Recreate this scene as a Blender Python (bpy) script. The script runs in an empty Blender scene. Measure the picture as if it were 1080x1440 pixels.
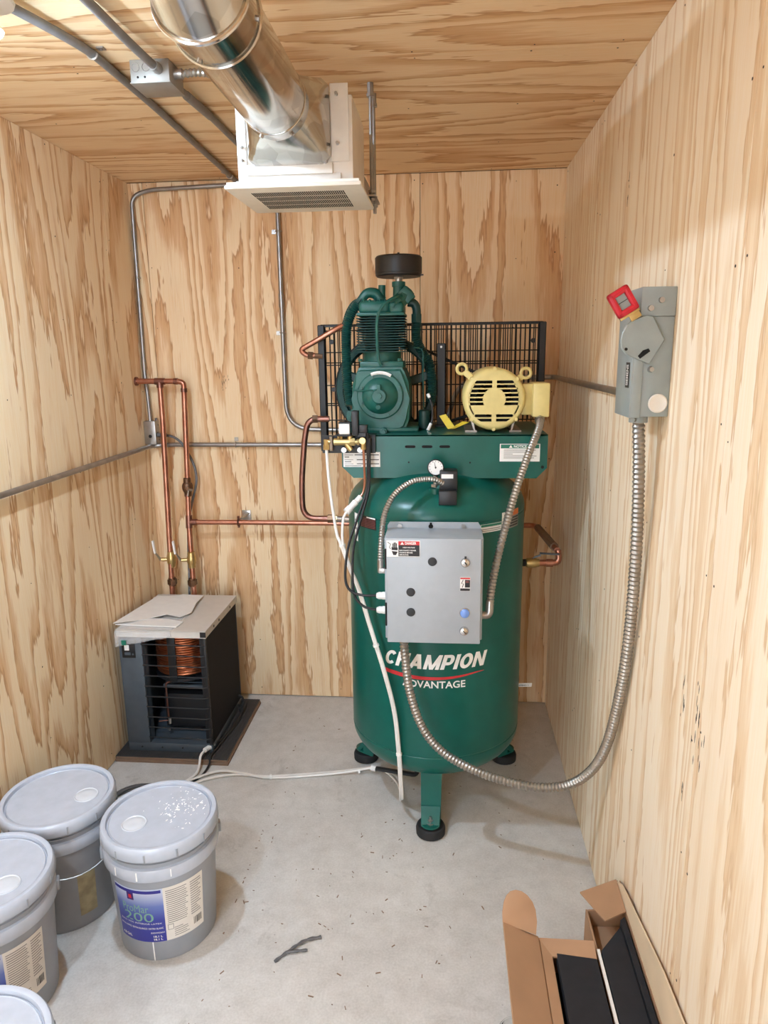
import bpy, bmesh, math, random
from mathutils import Vector, Matrix, Euler
random.seed(7)
C = bpy.context.scene.collection
sc = bpy.context.scene
PI = math.pi
V = Vector

# ------------------------------------------------------------------ camera, world, exposure
W = 1.901; H = 2.44; NEAR = -4.0
cam = bpy.data.cameras.new('camera'); camo = bpy.data.objects.new('camera', cam); C.objects.link(camo)
cam.sensor_fit = 'VERTICAL'; cam.sensor_height = 24.0; cam.sensor_width = 18.0
cam.lens = 24.0 * 988.9 / 1440.0; cam.clip_start = 0.02
def camera_matrix(yaw, pitch, roll, loc):
    f = V((-math.sin(yaw)*math.cos(pitch), math.cos(yaw)*math.cos(pitch), -math.sin(pitch)))
    r = V((math.cos(yaw), math.sin(yaw), 0)); u = r.cross(f)
    c, s = math.cos(roll), math.sin(roll)
    r2 = c*r + s*u; u2 = -s*r + c*u
    m = Matrix((r2, u2, -f)).transposed().to_4x4(); m.translation = loc
    return m
camo.matrix_world = camera_matrix(0.089, 0.222, -0.013, V((1.405, -3.232, 1.695)))
sc.camera = camo
SKY = 11.0
DOOR0, DOOR1, DOORH = 0.20, 1.15, 2.06      # unseen doorway added behind the camera to admit soft fill light
world = bpy.data.worlds.new('world'); sc.world = world; world.use_nodes = True
world.node_tree.nodes['Background'].inputs[0].default_value = (0.80, 0.90, 1.0, 1)
world.node_tree.nodes['Background'].inputs[1].default_value = SKY
portal = bpy.data.lights.new('added_doorway_portal', 'AREA'); portal.shape = 'RECTANGLE'; portal.size = DOOR1-DOOR0; portal.size_y = DOORH; portal.cycles.is_portal = True  # sampling portal for fill daylight entering by the added doorway
portalo = bpy.data.objects.new('added_doorway_portal', portal); C.objects.link(portalo); portalo.location = ((DOOR0+DOOR1)/2, NEAR-0.05, DOORH/2); portalo.rotation_euler = (PI/2, 0, PI)
sc.view_settings.view_transform = 'Standard'; sc.view_settings.look = 'None'
sc.view_settings.gamma = 1.0; sc.view_settings.use_curve_mapping = False
sc.view_settings.exposure = 0.0
sc.cycles.use_denoising = True
sc.cycles.max_bounces = 12; sc.cycles.diffuse_bounces = 9; sc.cycles.sample_clamp_indirect = 10.0
BULB_STRENGTH = 2150.0       # watts/m2-ish radiance of the frosted bulbs
BULB_COLOR = (0.60, 0.79, 1.0)

# ------------------------------------------------------------------ materials
def srgb(r, g, b):
    f = lambda c: (c/255/12.92) if c/255 <= 0.04045 else ((c/255+0.055)/1.055)**2.4
    return (f(r), f(g), f(b), 1)
class NT:
    def __init__(s, name):
        s.m = bpy.data.materials.new(name); s.m.use_nodes = True
        s.t = s.m.node_tree; s.b = s.t.nodes['Principled BSDF']
    def n(s, typ, **kw):
        x = s.t.nodes.new(typ)
        for k, v in kw.items(): setattr(x, k, v)
        return x
    def l(s, a, b): s.t.links.new(a, b)
    def val(s, sock, v):
        if hasattr(v, 'is_linked') or isinstance(v, bpy.types.NodeSocket): s.l(v, sock)
        else: sock.default_value = v
    def math(s, op, a, b=0.0, c=None):
        x = s.n('ShaderNodeMath', operation=op); s.val(x.inputs[0], a); s.val(x.inputs[1], b)
        if c is not None: s.val(x.inputs[2], c)
        return x.outputs[0]
    def ramp(s, fac, stops, interp='LINEAR'):
        x = s.n('ShaderNodeValToRGB'); x.color_ramp.interpolation = interp; e = x.color_ramp.elements
        while len(e) < len(stops): e.new(0.5)
        for i, (p, c) in enumerate(stops): e[i].position = p; e[i].color = c
        s.val(x.inputs[0], fac); return x.outputs[0]
    def noise(s, vec, scale, detail=2.0, rough=0.5, dist=0.0):
        x = s.n('ShaderNodeTexNoise'); s.l(vec, x.inputs['Vector']); x.inputs['Scale'].default_value = scale
        x.inputs['Detail'].default_value = detail; x.inputs['Roughness'].default_value = rough
        x.inputs['Distortion'].default_value = dist; return x.outputs[0]
    def mix(s, fac, a, b, mode='MIX'):
        x = s.n('ShaderNodeMix', data_type='RGBA', blend_type=mode); s.val(x.inputs[0], fac)
        s.val(x.inputs[6], a); s.val(x.inputs[7], b); return x.outputs[2]
    def comb(s, x_, y_, z_):
        x = s.n('ShaderNodeCombineXYZ'); s.val(x.inputs[0], x_); s.val(x.inputs[1], y_); s.val(x.inputs[2], z_); return x.outputs[0]
    def obj(s):
        return s.n('ShaderNodeTexCoord').outputs['Object']
    def bump(s, h, strength=0.2, dist=0.002):
        x = s.n('ShaderNodeBump'); x.inputs['Strength'].default_value = strength; x.inputs['Distance'].default_value = dist
        s.l(h, x.inputs['Height']); s.l(x.outputs[0], s.b.inputs['Normal'])

def flat(name, rgb, rough=0.5, metal=0.0, var=0.06, spec=0.5, coat=0.0, scale=30.0, bump=0.0):
    t = NT(name); col = srgb(*rgb)
    n = t.noise(t.obj(), scale, 3.0)
    dark = tuple(c*(1-var*2) for c in col[:3])+(1,); lite = tuple(min(1, c*(1+var)) for c in col[:3])+(1,)
    t.l(t.ramp(n, [(0.3, dark), (0.7, lite)]), t.b.inputs['Base Color'])
    t.b.inputs['Roughness'].default_value = rough; t.b.inputs['Metallic'].default_value = metal
    t.b.inputs['Specular IOR Level'].default_value = spec; t.b.inputs['Coat Weight'].default_value = coat
    if bump: t.bump(t.noise(t.obj(), scale*6, 2.0), bump, 0.0006)
    return t.m

def plywood(name, across, along, base_freq, contour, cream, tan, dark, width=0.45, su=4.2, sv=0.42, wobble=0.8):
    """Rotary-cut pine: growth rings are the level lines of a stretched height field."""
    t = NT(name)
    sep = t.n('ShaderNodeSeparateXYZ'); t.l(t.obj(), sep.inputs[0])
    u = sep.outputs[across]; v = sep.outputs[along]
    rnd = t.math('MULTIPLY', t.n('ShaderNodeObjectInfo').outputs['Random'], 61.0)
    vec = t.comb(t.math('MULTIPLY', u, su), t.math('MULTIPLY', v, sv), rnd)
    h = t.noise(vec, 1.0, 1.5, 0.45, 0.25)
    vec2 = t.comb(t.math('MULTIPLY', u, 26.0), t.math('MULTIPLY', v, 4.0), rnd)
    wob = t.noise(vec2, 1.0, 3.0, 0.65)
    vecj = t.comb(t.math('MULTIPLY', u, 130.0), t.math('MULTIPLY', v, 9.0), rnd)
    jag = t.noise(vecj, 1.0, 1.0, 0.5)
    g = t.math('MULTIPLY_ADD', h, contour, t.math('MULTIPLY', u, base_freq))
    g = t.math('ADD', g, t.math('MULTIPLY', wob, wobble))
    g = t.math('ADD', g, t.math('MULTIPLY', jag, 0.42))
    saw = t.math('FRACT', g)
    ring = t.ramp(saw, [(0.0, (0, 0, 0, 1)), (width, (0.06, 0.06, 0.06, 1)), (min(.88, width+.22), (0.7, 0.7, 0.7, 1)), (0.94, (1, 1, 1, 1)), (1.0, (0.05, 0.05, 0.05, 1))])
    col = t.mix(ring, srgb(*cream), srgb(*tan))
    edge = t.ramp(saw, [(0.86, (0, 0, 0, 1)), (0.95, (1, 1, 1, 1)), (1.0, (0, 0, 0, 1))])
    col = t.mix(t.math('MULTIPLY', edge, 0.55), col, srgb(*dark))
    fib = t.noise(t.comb(t.math('MULTIPLY', u, 420.0), t.math('MULTIPLY', v, 7.0), rnd), 1.0, 2.0, 0.6)
    col = t.mix(0.5, col, t.ramp(fib, [(0.3, (0.36, 0.34, 0.31, 1)), (0.7, (0.62, 0.62, 0.62, 1))]), 'OVERLAY')
    blot = t.noise(t.comb(t.math('MULTIPLY', u, 2.0), t.math('MULTIPLY', v, 0.9), rnd), 1.0, 3.0)
    col = t.mix(t.math('MULTIPLY', t.ramp(blot, [(0.42, (0, 0, 0, 1)), (0.7, (1, 1, 1, 1))]), 0.30), col, srgb(*tan))
    t.l(col, t.b.inputs['Base Color'])
    t.b.inputs['Roughness'].default_value = 0.62; t.b.inputs['Specular IOR Level'].default_value = 0.25
    t.bump(t.math('ADD', fib, t.math('MULTIPLY', ring, 0.4)), 0.18, 0.0008)
    return t.m

M = {}
M['ply_back'] = plywood('pine_plywood_bold_grain', 0, 2, 3.0, 9.0, (236, 211, 174), (208, 163, 117), (160, 110, 74), 0.40)
M['ply_left'] = plywood('pine_plywood_cathedral_grain', 1, 2, 3.0, 11.0, (238, 217, 183), (210, 169, 124), (164, 116, 78), 0.5)
M['ply_right'] = plywood('pine_plywood_straight_grain', 1, 2, 7.0, 10.0, (240, 226, 204), (223, 196, 160), (194, 158, 120), 0.42, 7.0, 0.22, 0.9)
M['ply_ceiling'] = plywood('pine_plywood_ceiling_grain', 1, 0, 2.0, 10.0, (236, 210, 172), (206, 162, 116), (162, 112, 74), 0.45)
M['gap'] = flat('dark_wall_gap', (40, 30, 24), 0.9)
M['nail'] = flat('dark_nail_steel', (48, 40, 36), 0.5, 0.3)

def concrete():
    t = NT('grey_concrete'); o = t.obj()
    a = t.noise(o, 3.0, 6.0, 0.62, 0.4); b = t.noise(o, 16.0, 4.0, 0.65); c = t.noise(o, 160.0, 2.0)
    col = t.ramp(a, [(0.32, srgb(188, 182, 175)), (0.5, srgb(203, 198, 191)), (0.68, srgb(217, 213, 207))])
    col = t.mix(0.45, col, t.ramp(b, [(0.3, srgb(178, 173, 166)), (0.52, srgb(205, 201, 195)), (0.75, srgb(226, 223, 219))]))
    col = t.mix(0.25, col, t.ramp(c, [(0.3, srgb(150, 147, 142)), (0.7, srgb(205, 203, 200))]))
    st = t.ramp(t.noise(o, 5.5, 5.0, 0.7, 0.8), [(0.60, (0, 0, 0, 1)), (0.74, (1, 1, 1, 1))])
    col = t.mix(t.math('MULTIPLY', st, 0.5), col, srgb(138, 132, 124))
    vor = t.n('ShaderNodeTexVoronoi'); t.l(o, vor.inputs['Vector']); vor.inputs['Scale'].default_value = 34.0
    sp = t.ramp(vor.outputs['Distance'], [(0.05, (1, 1, 1, 1)), (0.11, (0, 0, 0, 1))])
    col = t.mix(t.math('MULTIPLY', sp, t.ramp(t.noise(o, 6.0, 2.0), [(0.52, (0, 0, 0, 1)), (0.66, (0.5, 0.5, 0.5, 1))])), col, srgb(104, 98, 92))
    t.l(col, t.b.inputs['Base Color'])
    t.l(t.ramp(a, [(0.3, (0.42, 0.42, 0.42, 1)), (0.7, (0.6, 0.6, 0.6, 1))]), t.b.inputs['Roughness'])
    t.b.inputs['Specular IOR Level'].default_value = 0.35
    t.bump(t.math('ADD', b, t.math('MULTIPLY', c, 0.5)), 0.12, 0.002)
    return t.m
M['concrete'] = concrete()
M['green'] = flat('green_enamel', (16, 88, 78), 0.30, 0, 0.06, 0.36, 0.0, 14, 0.02)
M['green_dull'] = flat('green_cast_paint', (22, 86, 76), 0.42, 0, 0.10, 0.5, 0.0, 40, 0.10)
M['green_dark'] = flat('dark_green_paint', (22, 62, 58), 0.45, 0, 0.1)
M['green_tube'] = flat('green_painted_tubing', (22, 70, 64), 0.42, 0, 0.1)
M['yellow'] = flat('yellow_machine_paint', (216, 198, 130), 0.4, 0, 0.04, 0.5, 0.0)
M['yellow_bright'] = flat('bright_yellow_paint', (214, 188, 52), 0.45)
M['black'] = flat('black_plastic', (26, 26, 29), 0.42)
M['black_metal'] = flat('black_painted_steel', (24, 23, 25), 0.5, 0, 0.1)
M['rubber'] = flat('black_rubber', (30, 29, 30), 0.75)
M['hole'] = flat('painted_recess_shade', (14, 13, 13), 0.9)  # near-black stands in for the shade inside slots, holes and hollows
M['grey_paint'] = flat('light_grey_enamel', (162, 168, 174), 0.38, 0, 0.02)
M['grey_disc'] = flat('grey_switch_enamel', (142, 150, 149), 0.4, 0, 0.03)
M['steel'] = flat('zinc_steel', (178, 174, 170), 0.32, 0.9, 0.08)
M['conduit'] = flat('galvanised_conduit', (160, 157, 154), 0.36, 0.85, 0.1, scale=18)
M['conduit_grey'] = flat('grey_pvc_conduit', (128, 126, 126), 0.5, 0.15, 0.08)
M['flex'] = flat('galvanised_flexible_conduit', (170, 164, 156), 0.4, 0.88, 0.06)
M['chrome'] = flat('chrome', (205, 203, 200), 0.14, 1.0, 0.03)
def galv():
    t = NT('bright_galvanised_sheet'); o = t.obj()
    vo = t.n('ShaderNodeTexVoronoi'); t.l(o, vo.inputs['Vector']); vo.inputs['Scale'].default_value = 26.0
    t.l(t.ramp(vo.outputs['Color'], [(0.0, srgb(176, 174, 170)), (1.0, srgb(214, 212, 208))]), t.b.inputs['Base Color'])
    t.b.inputs['Metallic'].default_value = 1.0
    t.l(t.ramp(t.noise(o, 9.0, 3.0), [(0.3, (0.10, 0.10, 0.10, 1)), (0.7, (0.22, 0.22, 0.22, 1))]), t.b.inputs['Roughness'])
    return t.m
M['galv'] = galv()
M['galv_dull'] = flat('dull_galvanised_sheet', (150, 146, 140), 0.5, 0.5, 0.05)
M['white_sheet'] = flat('white_coated_sheet', (216, 212, 206), 0.4, 0.25, 0.03)
M['white'] = flat('white_plastic', (232, 230, 226), 0.4, 0, 0.02)
M['offwhite'] = flat('offwhite_grille_plastic', (226, 220, 208), 0.42, 0, 0.02)
M['white_tube'] = flat('translucent_white_tubing', (224, 220, 214), 0.35, 0, 0.03)
def copper(name, a, b, rough):
    t = NT(name); o = t.obj()
    t.l(t.ramp(t.noise(o, 14.0, 4.0, 0.6), [(0.3, srgb(*a)), (0.7, srgb(*b))]), t.b.inputs['Base Color'])
    t.b.inputs['Metallic'].default_value = 0.9; t.b.inputs['Roughness'].default_value = rough
    return t.m
M['copper'] = copper('copper_pipe', (168, 108, 86), (200, 144, 120), 0.34)
M['copper_dark'] = copper('tarnished_copper_pipe', (122, 84, 74), (156, 110, 96), 0.36)
M['copper_coil'] = copper('copper_coil', (170, 96, 62), (206, 128, 88), 0.3)
M['brass'] = copper('brass', (178, 150, 96), (208, 184, 130), 0.34)
M['bronze'] = copper('bronze_valve_body', (104, 78, 62), (134, 104, 80), 0.45)
M['bucket'] = flat('grey_bucket_plastic', (150, 154, 160), 0.42, 0, 0.02)
M['lid'] = flat('pale_grey_lid_plastic', (182, 188, 199), 0.24, 0, 0.03)
M['lid_white'] = flat('pale_pour_spout', (200, 204, 210), 0.16, 0, 0.02)
M['paint_splash'] = flat('dried_white_paint', (242, 242, 240), 0.5, 0, 0.0)
M['sticker'] = flat('white_sticker', (230, 229, 226), 0.45, 0, 0.01)
M['cream_label'] = flat('cream_label_paper', (220, 214, 204), 0.5, 0, 0.02)
M['tan_patch'] = flat('tan_adhesive_patch', (168, 156, 122), 0.5, 0, 0.15)
M['red'] = flat('red_grip_plastic', (196, 30, 48), 0.4)
M['red_print'] = flat('red_print', (196, 40, 46), 0.5)
M['pink_print'] = flat('rust_red_print', (120, 64, 60), 0.5)
M['orange'] = flat('orange_print', (206, 108, 48), 0.5)
M['ink'] = flat('black_print', (26, 24, 26), 0.5)
M['grey_ink'] = flat('grey_print', (136, 132, 128), 0.5)
M['green_print'] = flat('green_print', (22, 110, 88), 0.5)
M['lime_print'] = flat('pale_green_print', (124, 170, 148), 0.5)
M['purple_print'] = flat('purple_print', (70, 40, 110), 0.5)
M['white_print'] = flat('white_print', (236, 234, 230), 0.5)
M['blue'] = flat('blue_lens', (112, 146, 210), 0.2)
M['slate'] = flat('slate_grey_paint', (72, 80, 88), 0.42, 0, 0.05)
M['fin_black'] = flat('black_condenser_fins', (24, 22, 24), 0.6)
M['top_beige'] = flat('pale_beige_sheet', (202, 195, 186), 0.45, 0, 0.02)
M['paper'] = flat('white_paper', (230, 227, 222), 0.6, 0, 0.02)
M['cardboard'] = flat('brown_cardboard', (172, 136, 106), 0.75, 0, 0.05, 0.2, 0, 8, 0.1)
M['cardboard_pale'] = flat('pale_cardboard', (222, 201, 170), 0.75, 0, 0.04, 0.2, 0, 8)  # paler cardboard tone, used on the wall-side flap
M['foam'] = flat('black_foam', (30, 30, 35), 0.85, 0, 0.1)
M['mat_black'] = flat('ribbed_grey_mat', (64, 61, 60), 0.7)
M['board_edge'] = flat('brown_board', (132, 106, 86), 0.7)
M['cable'] = flat('black_cable_jacket', (28, 27, 29), 0.5)
M['cable_grey'] = flat('grey_cable_jacket', (96, 94, 94), 0.5)
M['navy'] = flat('navy_door_paint', (38, 58, 78), 0.4)
def blue_label():
    t = NT('blue_label_print'); sep = t.n('ShaderNodeSeparateXYZ'); t.l(t.obj(), sep.inputs[0])
    z = t.math('MULTIPLY_ADD', sep.outputs[2], 1/0.185, -0.07/0.185)
    t.l(t.ramp(z, [(0.0, srgb(48, 48, 140)), (0.40, srgb(50, 58, 146)), (0.66, srgb(98, 116, 178)), (0.92, srgb(186, 194, 214))]), t.b.inputs['Base Color'])
    t.b.inputs['Roughness'].default_value = 0.4
    return t.m
M['blue_label'] = blue_label()
M['blue_print'] = flat('deep_blue_print', (44, 42, 136), 0.45)
def bulbmat():
    t = NT('lit_frosted_bulb'); e = t.b
    e.inputs['Base Color'].default_value = (1, 1, 1, 1)
    e.inputs['Emission Color'].default_value = (*BULB_COLOR, 1); e.inputs['Emission Strength'].default_value = BULB_STRENGTH
    return t.m
M['bulb'] = bulbmat()
def plastic_film():
    t = NT('clear_plastic_film'); b = t.b
    b.inputs['Base Color'].default_value = (0.93, 0.93, 0.93, 1); b.inputs['Roughness'].default_value = 0.12
    b.inputs['Alpha'].default_value = 0.24
    t.bump(t.noise(t.obj(), 40.0, 2.0, 0.5, 1.0), 0.7, 0.004)
    return t.m
M['film'] = plastic_film()
def glass():
    t = NT('clear_glass'); t.b.inputs['Transmission Weight'].default_value = 1.0; t.b.inputs['Roughness'].default_value = 0.03
    t.b.inputs['IOR'].default_value = 1.3; t.b.inputs['Base Color'].default_value = (0.95, 0.97, 0.97, 1)
    return t.m
M['glass'] = glass()

# ------------------------------------------------------------------ mesh builder
def frame_from(d):
    d = d.normalized(); a = V((0, 0, 1)) if abs(d.z) < 0.9 else V((1, 0, 0))
    x = a.cross(d).normalized(); return x, d.cross(x).normalized(), d
class B:
    def __init__(s): s.bm = bmesh.new()
    def box(s, c, size, rot=None, bev=0.0, seg=2):
        b2 = bmesh.new(); bmesh.ops.create_cube(b2, size=1.0)
        for v in b2.verts: v.co = V((v.co.x*size[0], v.co.y*size[1], v.co.z*size[2]))
        if bev: bmesh.ops.bevel(b2, geom=b2.edges[:], offset=bev, segments=seg, affect='EDGES', profile=0.5)
        R = rot if isinstance(rot, Matrix) else (Euler(rot).to_matrix() if rot else Matrix.Identity(3))
        s._merge(b2, lambda co: R @ co + V(c)); return s
    def bx(s, x0, x1, y0, y1, z0, z1, bev=0.0, seg=2):
        return s.box(((x0+x1)/2, (y0+y1)/2, (z0+z1)/2), (abs(x1-x0), abs(y1-y0), abs(z1-z0)), None, bev, seg)
    def _merge(s, b2, f):
        mp = {v: s.bm.verts.new(f(v.co)) for v in b2.verts}
        for fc in b2.faces: s.bm.faces.new([mp[v] for v in fc.verts])
        b2.free()
    def ring_surface(s, rings, caps=True, closed=False):
        vs = [[s.bm.verts.new(p) for p in r] for r in rings]; n = len(vs[0])
        pairs = list(zip(vs, vs[1:])) + ([(vs[-1], vs[0])] if closed else [])
        for a, b in pairs:
            for i in range(n):
                j = (i+1) % n; s.bm.faces.new((a[i], a[j], b[j], b[i]))
        if caps and not closed:
            s.bm.faces.new(vs[0][::-1]); s.bm.faces.new(vs[-1])
        return s
    def cyl(s, p0, p1, r0, r1=None, seg=16, caps=True):
        p0, p1 = V(p0), V(p1); r1 = r0 if r1 is None else r1; x, y, d = frame_from(p1-p0)
        rings = [[p + r*(math.cos(2*PI*i/seg)*x + math.sin(2*PI*i/seg)*y) for i in range(seg)] for p, r in ((p0, r0), (p1, r1))]
        return s.ring_surface(rings, caps)
    def tube(s, pts, r, seg=8, caps=True, closed=False):
        pts = [V(p) for p in pts]; n = len(pts); rings = []
        def tan(i):
            if closed: return (pts[(i+1) % n]-pts[i-1]).normalized()
            return (pts[min(i+1, n-1)]-pts[max(i-1, 0)]).normalized()
        x, y, d = frame_from(tan(0))
        for i in range(n):
            t = tan(i); x = (x - t*x.dot(t)).normalized(); y = t.cross(x)
            rr = r(i) if callable(r) else r
            rings.append([pts[i] + rr*(math.cos(2*PI*k/seg)*x + math.sin(2*PI*k/seg)*y) for k in range(seg)])
        return s.ring_surface(rings, caps, closed)
    def lathe(s, prof, o=(0, 0, 0), axis=(0, 0, 1), seg=32):
        """prof: list of (radius, distance along the axis); closed with caps at both ends."""
        x, y, d = frame_from(V(axis)); o = V(o)
        rings = [[o + d*z + max(r, 1e-5)*(math.cos(2*PI*i/seg)*x + math.sin(2*PI*i/seg)*y) for i in range(seg)] for r, z in prof]
        return s.ring_surface(rings, True)
    def prism(s, poly, mat, h):
        """poly in local XY, extruded along local +Z by h."""
        a = [s.bm.verts.new(mat @ V((p[0], p[1], 0))) for p in poly]; b = [s.bm.verts.new(mat @ V((p[0], p[1], h))) for p in poly]
        n = len(poly)
        s.bm.faces.new(a[::-1]); s.bm.faces.new(b)
        for i in range(n): s.bm.faces.new((a[i], a[(i+1) % n], b[(i+1) % n], b[i]))
        return s
    def slab(s, quad, h):
        """four world points and a thickness vector"""
        a = [s.bm.verts.new(V(p)) for p in quad]; b = [s.bm.verts.new(V(p)+V(h)) for p in quad]; n = len(quad)
        s.bm.faces.new(a[::-1]); s.bm.faces.new(b)
        for i in range(n): s.bm.faces.new((a[i], a[(i+1) % n], b[(i+1) % n], b[i]))
        return s
    def patch(s, c, r, t0, t1, z0, z1, n=10, th=0.0006, taper=0.0):
        """a thin curved label on an upright drum; angle 0 faces -Y"""
        P = lambda t, z, rr: V((c[0]+(rr+taper*(z-z0))*math.sin(t), c[1]-(rr+taper*(z-z0))*math.cos(t), z))
        f = [[P(t0+(t1-t0)*i/n, z, rr) for i in range(n+1)] for z, rr in ((z0, r+th), (z1, r+th), (z1, r), (z0, r))]
        vs = [[s.bm.verts.new(p) for p in row] for row in f]
        for k in range(4):
            a, b = vs[k], vs[(k+1) % 4]
            for i in range(n): s.bm.faces.new((a[i], a[i+1], b[i+1], b[i]))
        s.bm.faces.new([vs[k][0] for k in range(4)]); s.bm.faces.new([vs[k][n] for k in range(3, -1, -1)])
        return s

ROOT = {}
SPLIT = {'cap_bolts': 'cap_bolt', 'cabinet_screws': 'cabinet_screw', 'screws': 'screw', 'screw_holes': 'screw_hole', 'knockouts': 'knockout', 'slots': 'slot', 'bolt_holes': 'bolt_hole',
         'mounting_bolts': 'mounting_bolt', 'rivets': 'rivet', 'duct_screws': 'duct_screw', 'zip_tie': 'zip_tie', 'hose_fitting': 'hose_fitting', 'guard_clips': 'guard_clip', 'standoff': 'standoff',
         'coupling': 'coupling', 'drive_belts': 'drive_belt', 'cover_screws': 'cover_screw', 'tear_tabs': 'tear_tab', 'dial_marks': 'dial_mark', 'mounting_flange': 'mounting_flange', 'soldered_tee': 'soldered_fitting',
         'grille_bars': 'grille_bar', 'flare_nut': 'flare_nut', 'hanger_bracket': 'hanger_bracket', 'valve_plug': 'valve_plug', 'motor_base': 'motor_foot', 'connector': 'connector', 'corner_slots': 'corner_slot',
         'hasp_slot': 'hasp_slot', 'print_lines': 'print_line', 'union_nut': 'union_nut', 'push_fitting': 'push_fitting', 'guard_post': 'guard_post', 'barcode': 'barcode_bar', 'label_lines': 'print_line', 'pot_marks': 'pot_mark',
         'ink_stamp': 'ink_stamp', 'plate_marks': 'plate_mark', 'paint_drips': 'paint_drip', 'fan_frame': 'fan_frame', 'service_valve': 'service_valve', 'cable_connector': 'cable_connector', 'tank_hardware': 'tank_hardware'}
def clusters(bm, gap=0.0008):
    """loose islands grouped where their boxes touch"""
    bm.verts.ensure_lookup_table(); seen = set(); isl = []
    for v in bm.verts:
        if v in seen: continue
        st = [v]; seen.add(v); g = []
        while st:
            w = st.pop(); g.append(w)
            for e_ in w.link_edges:
                o_ = e_.other_vert(w)
                if o_ not in seen: seen.add(o_); st.append(o_)
        lo = [min(w.co[i] for w in g) for i in range(3)]; hi = [max(w.co[i] for w in g) for i in range(3)]; isl.append((g, lo, hi))
    grp = list(range(len(isl)))
    def root(i):
        while grp[i] != i: i = grp[i]
        return i
    for i in range(len(isl)):
        for j in range(i+1, len(isl)):
            if all(max(isl[i][1][k]-isl[j][2][k], isl[j][1][k]-isl[i][2][k]) < gap for k in range(3)): grp[root(i)] = root(j)
    out = {}
    for i, (g, lo, hi) in enumerate(isl): out.setdefault(root(i), []).extend(g)
    return list(out.values())
def obj(name, b, mat, parent=None, label=None, kind=None, sharp=0.6):
    bm = b.bm if isinstance(b, B) else b
    if name in SPLIT and kind is None:
        cl_ = clusters(bm, -1 if name in ('grille_bars',) else 0.0008)
        if len(cl_) > 1:
            first = None
            for g in cl_:
                nb = bmesh.new(); mp = {v: nb.verts.new(v.co) for v in g}
                fs = {f for v in g for f in v.link_faces}
                for f in fs: nb.faces.new([mp[v] for v in f.verts])
                o = obj(SPLIT[name]+'_', nb, mat, parent, label, kind, sharp); o.name = SPLIT[name]; o.data.name = SPLIT[name]
                ROOT[o.name] = ROOT.get(parent.name, V((0, 0, 0))) if parent is not None else V((0, 0, 0))
                first = first or o
            bm.free(); return first
        name = SPLIT[name]
    off = V((0, 0, 0))
    if parent is not None: off = ROOT.get(parent.name, V((0, 0, 0)))
    me = bpy.data.meshes.new(name)
    bmesh.ops.recalc_face_normals(bm, faces=bm.faces[:])
    if off.length: bmesh.ops.translate(bm, verts=bm.verts[:], vec=-off)
    bm.to_mesh(me); bm.free()
    for p in me.polygons: p.use_smooth = True
    me.set_sharp_from_angle(angle=sharp)
    me.materials.append(M[mat] if isinstance(mat, str) else mat)
    o = bpy.data.objects.new(name, me); C.objects.link(o)
    if parent is not None: o.parent = parent; ROOT[o.name] = off
    if label: o['label'] = label
    if kind: o['kind'] = kind
    return o
def thing(name, label, cat, loc=(0, 0, 0), group=None):
    o = bpy.data.objects.new(name, None); C.objects.link(o); o.location = loc
    o.empty_display_size = 0.1
    o['label'] = label; o['category'] = cat
    if group: o['group'] = group
    ROOT[o.name] = V(loc); return o
def tag(o, label, cat, group=None):
    o['label'] = label; o['category'] = cat
    if group: o['group'] = group
    return o
def structure(name, b, mat, parent=None):
    o = obj(name, b, mat, parent)
    if parent is None: o['kind'] = 'structure'
    return o
def fillet(pts, r=0.05, n=6):
    pts = [V(p) for p in pts]; out = [pts[0]]
    for i in range(1, len(pts)-1):
        a, p, c = pts[i-1], pts[i], pts[i+1]
        u, w = (a-p), (c-p); k = min(r, u.length*0.49, w.length*0.49)
        s, e = p+u.normalized()*k, p+w.normalized()*k
        for j in range(n+1):
            t = j/n; out.append((1-t)**2*s + 2*t*(1-t)*p + t*t*e)
    out.append(pts[-1]); return out
def spline(pts, step=0.01):
    """Catmull-Rom through the points, resampled evenly"""
    P = [V(p) for p in pts]; P = [2*P[0]-P[1]] + P + [2*P[-1]-P[-2]]; raw = []
    for i in range(1, len(P)-2):
        for j in range(24):
            t = j/24; a, b, c, d = P[i-1], P[i], P[i+1], P[i+2]
            raw.append(0.5*((2*b)+(c-a)*t+(2*a-5*b+4*c-d)*t*t+(3*b-a-3*c+d)*t**3))
    raw.append(P[-2]); return resample(raw, step)
def resample(raw, step):
    out = [raw[0]]; acc = 0.0
    for a, b in zip(raw, raw[1:]):
        L = (b-a).length
        while L > 1e-9 and acc + L >= step:
            k = (step-acc)/L; a = a + (b-a)*k; out.append(a); L = (b-a).length; acc = 0.0
        acc += L
    if (raw[-1]-out[-1]).length > 1e-4: out.append(raw[-1])
    return out
def ribbed(pts, r, pitch=0.012, amp=0.0013, seg=12):
    p = resample([V(q) for q in pts], pitch/4)
    return B().tube(p, lambda i: r + amp*(0, 1, 0, -1)[i % 4], seg)
def vmat(o, x=(1, 0, 0), y=(0, 0, 1)):
    x, y = V(x).normalized(), V(y).normalized(); z = x.cross(y)
    m = Matrix((x, y, z)).transposed().to_4x4(); m.translation = V(o); return m
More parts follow.
